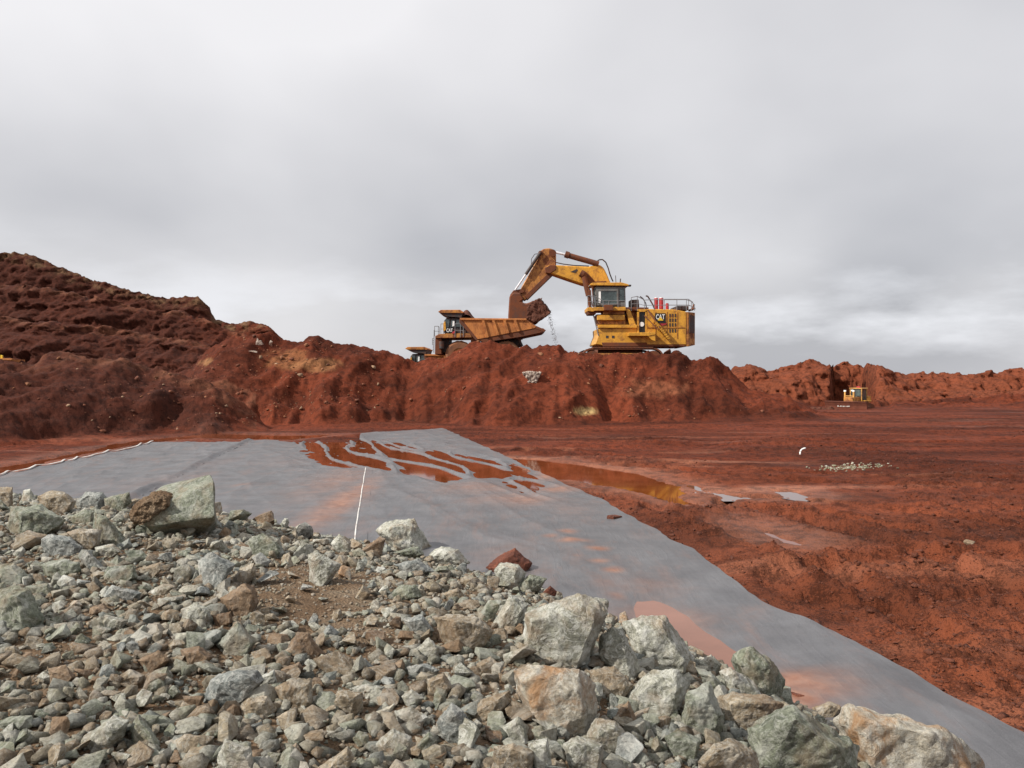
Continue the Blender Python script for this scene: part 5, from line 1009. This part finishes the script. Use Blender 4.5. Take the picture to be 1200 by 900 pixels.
    # wheels
    def wheel(pxc, y0, wd):
        c = W(pxc, 415, Yn + .7); z = GZ + 1.32; r = 1.34; wh = None
        bm = bmesh.new(); prof = [(.62, 0), (1.10, -.04), (1.27, .10), (1.34, .28), (1.34, wd - .28), (1.27, wd - .10), (1.10, wd + .04), (.62, wd)]
        rings = []; S2 = 36
        for k in range(S2):
            an = 2 * math.pi * k / S2; rings.append([bm.verts.new((c.x + rad * (1 - (.03 if (k % 2 and 2 < i < 5) else 0)) * math.cos(an), y0 + yy_, z + rad * (1 - (.03 if (k % 2 and 2 < i < 5) else 0)) * math.sin(an))) for i, (rad, yy_) in enumerate(prof)])
        for k in range(S2):
            A, B = rings[k], rings[(k + 1) % S2]
            for i in range(len(prof) - 1): bm.faces.new((A[i], A[i + 1], B[i + 1], B[i]))
        bmesh.ops.recalc_face_normals(bm, faces=bm.faces[:])
        wh = m.part('wheel', bm, 'rubber')
        m.part('rim', join(tube((c.x, y0 + .10, z), (c.x, y0 + wd - .1, z), .64, 24), tube((c.x, y0 - .02, z), (c.x, y0 + .12, z), .26, 16)), 'dirty_yellow', wh)
    for pxc, ww in ((538.5, .8), (593, .8)):
        wheel(pxc, Yn + .35, ww); wheel(pxc, Yf - .35 - ww, ww)
    for ys_ in (Yn + 1.25, Yf - 2.1): wheel(593, ys_, .8)
    # load
    r2 = random.Random(6)
    xs_ = np.linspace(W(*z1(486, 0), Yn).x, W(*z1(930, 0), Yn).x, 90); ys_ = np.linspace(Yn + .15, Yf - .15, 50); XX, YY = np.meshgrid(xs_, ys_)
    zt = W(*z1(0, 566), Yn).z; zr = 600 + F * XX / YY
    hh = 1.15 * np.exp(-((zr - 547) / 8.5) ** 2) + .22 * np.exp(-((zr - 580) / 14) ** 2) + .08 * fbm(XX * 1.2, YY * 1.2, 4, 77) + .05
    edge = np.clip(np.minimum(YY - Yn - .15, Yf - .15 - YY) / .8, 0, 1); ZZ = zt - .22 + hh * (.55 + .45 * edge)
    o = grid_mesh('earth_load', np.stack([XX, YY, ZZ], -1), M['clod']); link(o)
    pts = [Vector((r2.uniform(-.6, .9), r2.uniform(-1.6, 1.6), r2.uniform(-.3, .38) * (1 - .3 * abs(_ % 5 - 2)))) for _ in range(40)]
    tag(o, 'red earth heaped in the tray of the haul truck under the excavator bucket', 'earth')
    return m
truck = build_truck()
def copy_tree(o, parent=None):
    c = o.copy(); col.objects.link(c); c.parent = parent
    for ch in o.children: copy_tree(ch, c)
    return c
t2 = copy_tree(truck.root); t2.location = truck.org + Vector((-4.37, 10, -3.06))
t2['label'] = 'second haul truck standing lower behind the mound, only its canopy and cab top showing'
for o in (truck.root, t2): o['group'] = 'haul trucks'

def build_dozer():
    Y0 = 91.0; gz = ground_z(W(1006, 440, Y0).x, Y0); gz = EYE + (HOR - 482) / F * Y0
    org = Vector((W(1004, 440, Y0).x, Y0, gz))
    root = bpy.data.objects.new('bulldozer', None); col.objects.link(root); root.location = org; root.rotation_euler = (.0, 0, R(-137))   # local +X is forward
    tag(root, 'yellow bulldozer with a mud-covered blade working below the far right bank', 'bulldozer')
    root.rotation_euler = (0, 0, math.atan2(-.66, -.75)); root.scale = (.8, .8, .8)
    def bx(name, c, s, mat, parent=None, bev=.04):
        bm = bmesh.new(); bmesh.ops.create_cube(bm, size=1, matrix=Matrix.Translation(c) @ Matrix.Diagonal((*s, 1)))
        if bev: bmesh.ops.bevel(bm, geom=bm.edges[:], offset=bev, segments=1, affect='EDGES')
        return bm_obj(name, bm, M[mat], parent or root)
    for sy in (-1.1, 1.1):
        ring = [(1.9 + .55 * math.cos(a), .55 + .55 * math.sin(a)) for a in np.linspace(-math.pi / 2, math.pi / 2, 9)] + [(0.2, 1.25), (-.6, 1.25)] + [(-2.0 + .5 * math.cos(a), .5 + .5 * math.sin(a)) for a in np.linspace(math.pi / 2, 3 * math.pi / 2, 9)]
        t = bm_obj('crawler_track', prism([(a, 0, b) for a, b in ring], sy - .33, sy + .33, .02, world=True), M['mudsteel'], root)
    bx('hood', (1.35, 0, 1.55), (2.4, 1.3, 1.0), 'dirty_yellow'); bx('fuel_tank', (-1.9, 0, 1.7), (1.1, 1.8, .9), 'yellow'); bx('fender', (-.6, -1.1, 1.5), (2.2, .6, .12), 'yellow'); bx('fender', (-.6, 1.1, 1.5), (2.2, .6, .12), 'yellow')
    cab = bx('cab', (-.55, 0, 2.35), (1.5, 1.6, 1.6), 'glass'); bx('cab_roof', (-.55, 0, 3.24), (1.8, 1.9, .14), 'pale_yellow', cab)
    for a in (-.8, .8):
        for b in (-1.3, .2): bx('cab_post', (b, a, 2.4), (.14, .14, 1.6), 'pale_yellow', cab, .02)
    bx('beacon', (-.6, 0, 3.42), (.3, .5, .2), 'redpaint', cab, .02)
    bx('exhaust_pipe', (1.2, .3, 2.5), (.14, .14, .9), 'dark')
    for a in (-.62, .62):
        g = bx('lift_cylinder', (2.2, a, 2.15), (.2, .2, 1.3), 'pale_yellow', None, .02); bx('work_light', (2.2, a, 2.90), (.24, .3, .22), 'white', g, .02)
    bx('work_light', (1.3, 0, 2.95), (.2, .32, .22), 'white'); bx('light_bar', (2.2, 0, 2.2), (.1, 1.2, .12), 'pale_yellow'); bx('work_light', (-1.4, -1.25, 2.85), (.2, .26, .22), 'white')
    bx('ripper', (-2.8, 0, .9), (.9, .5, .9), 'mudsteel')
    for a in (-1.65, 1.65): bx('push_arm', (1.4, a, .6), (3.4, .25, .35), 'mudsteel')
    prof = [(3.15, 0), (3.45, .1), (3.30, .5), (3.28, .9), (3.42, 1.3), (3.55, 1.5), (3.25, 1.55), (3.05, .9)]
    bl = bm_obj('blade', prism([(a, 0, b - .05) for a, b in prof], -3.0, 3.0, .02, world=True), M['blademud'], root)
    r4 = random.Random(2); ms = []
    for k in range(9):                        # worn pale scrawl on the blade face
        y0 = -1.1 + k * .2; h = r4.uniform(.08, .17)
        ms.append(prism([(3.36, 0, .72), (3.40, 0, .72), (3.40, 0, .72 + h), (3.36, 0, .72 + h)], y0, y0 + r4.uniform(.06, .14), world=True))
    bm_obj('scuff_marks', join(*ms), M['hem'], bl)
    return root
build_dozer()

# orange steel panel peeping in at the left edge, behind the dark mound
def left_panel():
    Y0 = 55.5; m = Machine('steel_skip', W(-4, 437, Y0)[:], 'orange steel skip with a yellow corner at the left edge behind the dark mound', 'skip')
    m.part('wall', prism([(-30, 421), (13, 421), (12.5, 436), (-30, 437)], Y0, Y0 + .12, .02), 'tray')
    m.part('wall', prism([(-30, 421), (-29, 421), (-29, 437), (-30, 437)], Y0 + .1, Y0 + 1.6, .0, Y0), 'tray')
    m.part('wall', prism([(12, 421), (13, 421), (12.5, 436), (12, 436)], Y0 + .1, Y0 + 1.6, .0, Y0), 'tray')
    m.part('rim', prism([(-30, 420), (14, 420), (14, 422), (-30, 422)], Y0 - .06, Y0 + .2, .01), 'tray')
    m.part('lifting_lug', prism([(0.5, 416), (3, 416.5), (3, 420), (0.5, 420)], Y0, Y0 + .1, .01), 'decal')
left_panel()
# bent white plastic pipe stub standing on the mud
gx, gy = G(938, 535)
c = Vector((gx, gy, ground_z(gx, gy) - .02))
o = bm_obj('pipe_stub', join(path_tube([c, c + Vector((.0, 0, .14)), c + Vector((.05, 0, .24)), c + Vector((.13, 0, .29)), c + Vector((.25, 0, .32))], .036, 10)), M['white'], smooth=True)
tag(o, 'small bent white plastic stub standing alone on the red mud', 'pipe')

for j, (a, b, sz_, lab) in enumerate([(780, 411, .5, 'tall lump of red earth on the crest under the rear of the excavator'), (793, 414, .42, 'lower lump of red earth on the crest right of the tall lump')]):
    lone('earth_lump', a, b, 71.2, sz_, M['clod2'] if False else M['clod'], lab, 'earth lump', seed=50 + j, scl=(1, 1, 1.1))

def terr_hit(px_, py_, y0=40, y1=160):
    Yq = np.linspace(y0, y1, 1200); Xq = (px_ - 600) / F * Yq; zq = EYE + (HOR - py_) / F * Yq
    tz = terrain(Xq[None], Yq[None])[0][0]; i = np.argmax(zq < tz); return float(Yq[i])
Dp = terr_hit(624, 447); c = W(623, 447, Dp)
def slab(pl): return hull_bm([W(a, b, Dp + k) - c for k in (-.12, .6) for a, b in pl], .03, 7, .13, 7, 8)
o = bm_obj('rock', join(slab([(612.5,437),(618,435.5),(634,436.5),(632,441),(627,449),(621,448),(616,442)]), slab([(620,446),(628,446),(629,452),(627,459.5),(617,459.5),(618,455),(621,451)])), ROCK['white'], smooth=True); o.location = c
tag(o, 'pale pinkish slab of clay sticking out of the middle of the spoil mound', 'rock')
c = W(960, 484, 88.5); r5 = random.Random(9)
pts = [Vector((r5.uniform(-1, 1) * 2.2, r5.uniform(-1, 1) * 1.2, r5.uniform(-1, 1) * .8)) for _ in range(30)]
o = bm_obj('earth_heap', hull_bm(pts, .03, 8, .10, 6, 4), M['clod'], smooth=True); o.location = c; tag(o, 'low heap of red earth pushed up beside the bulldozer blade', 'earth')
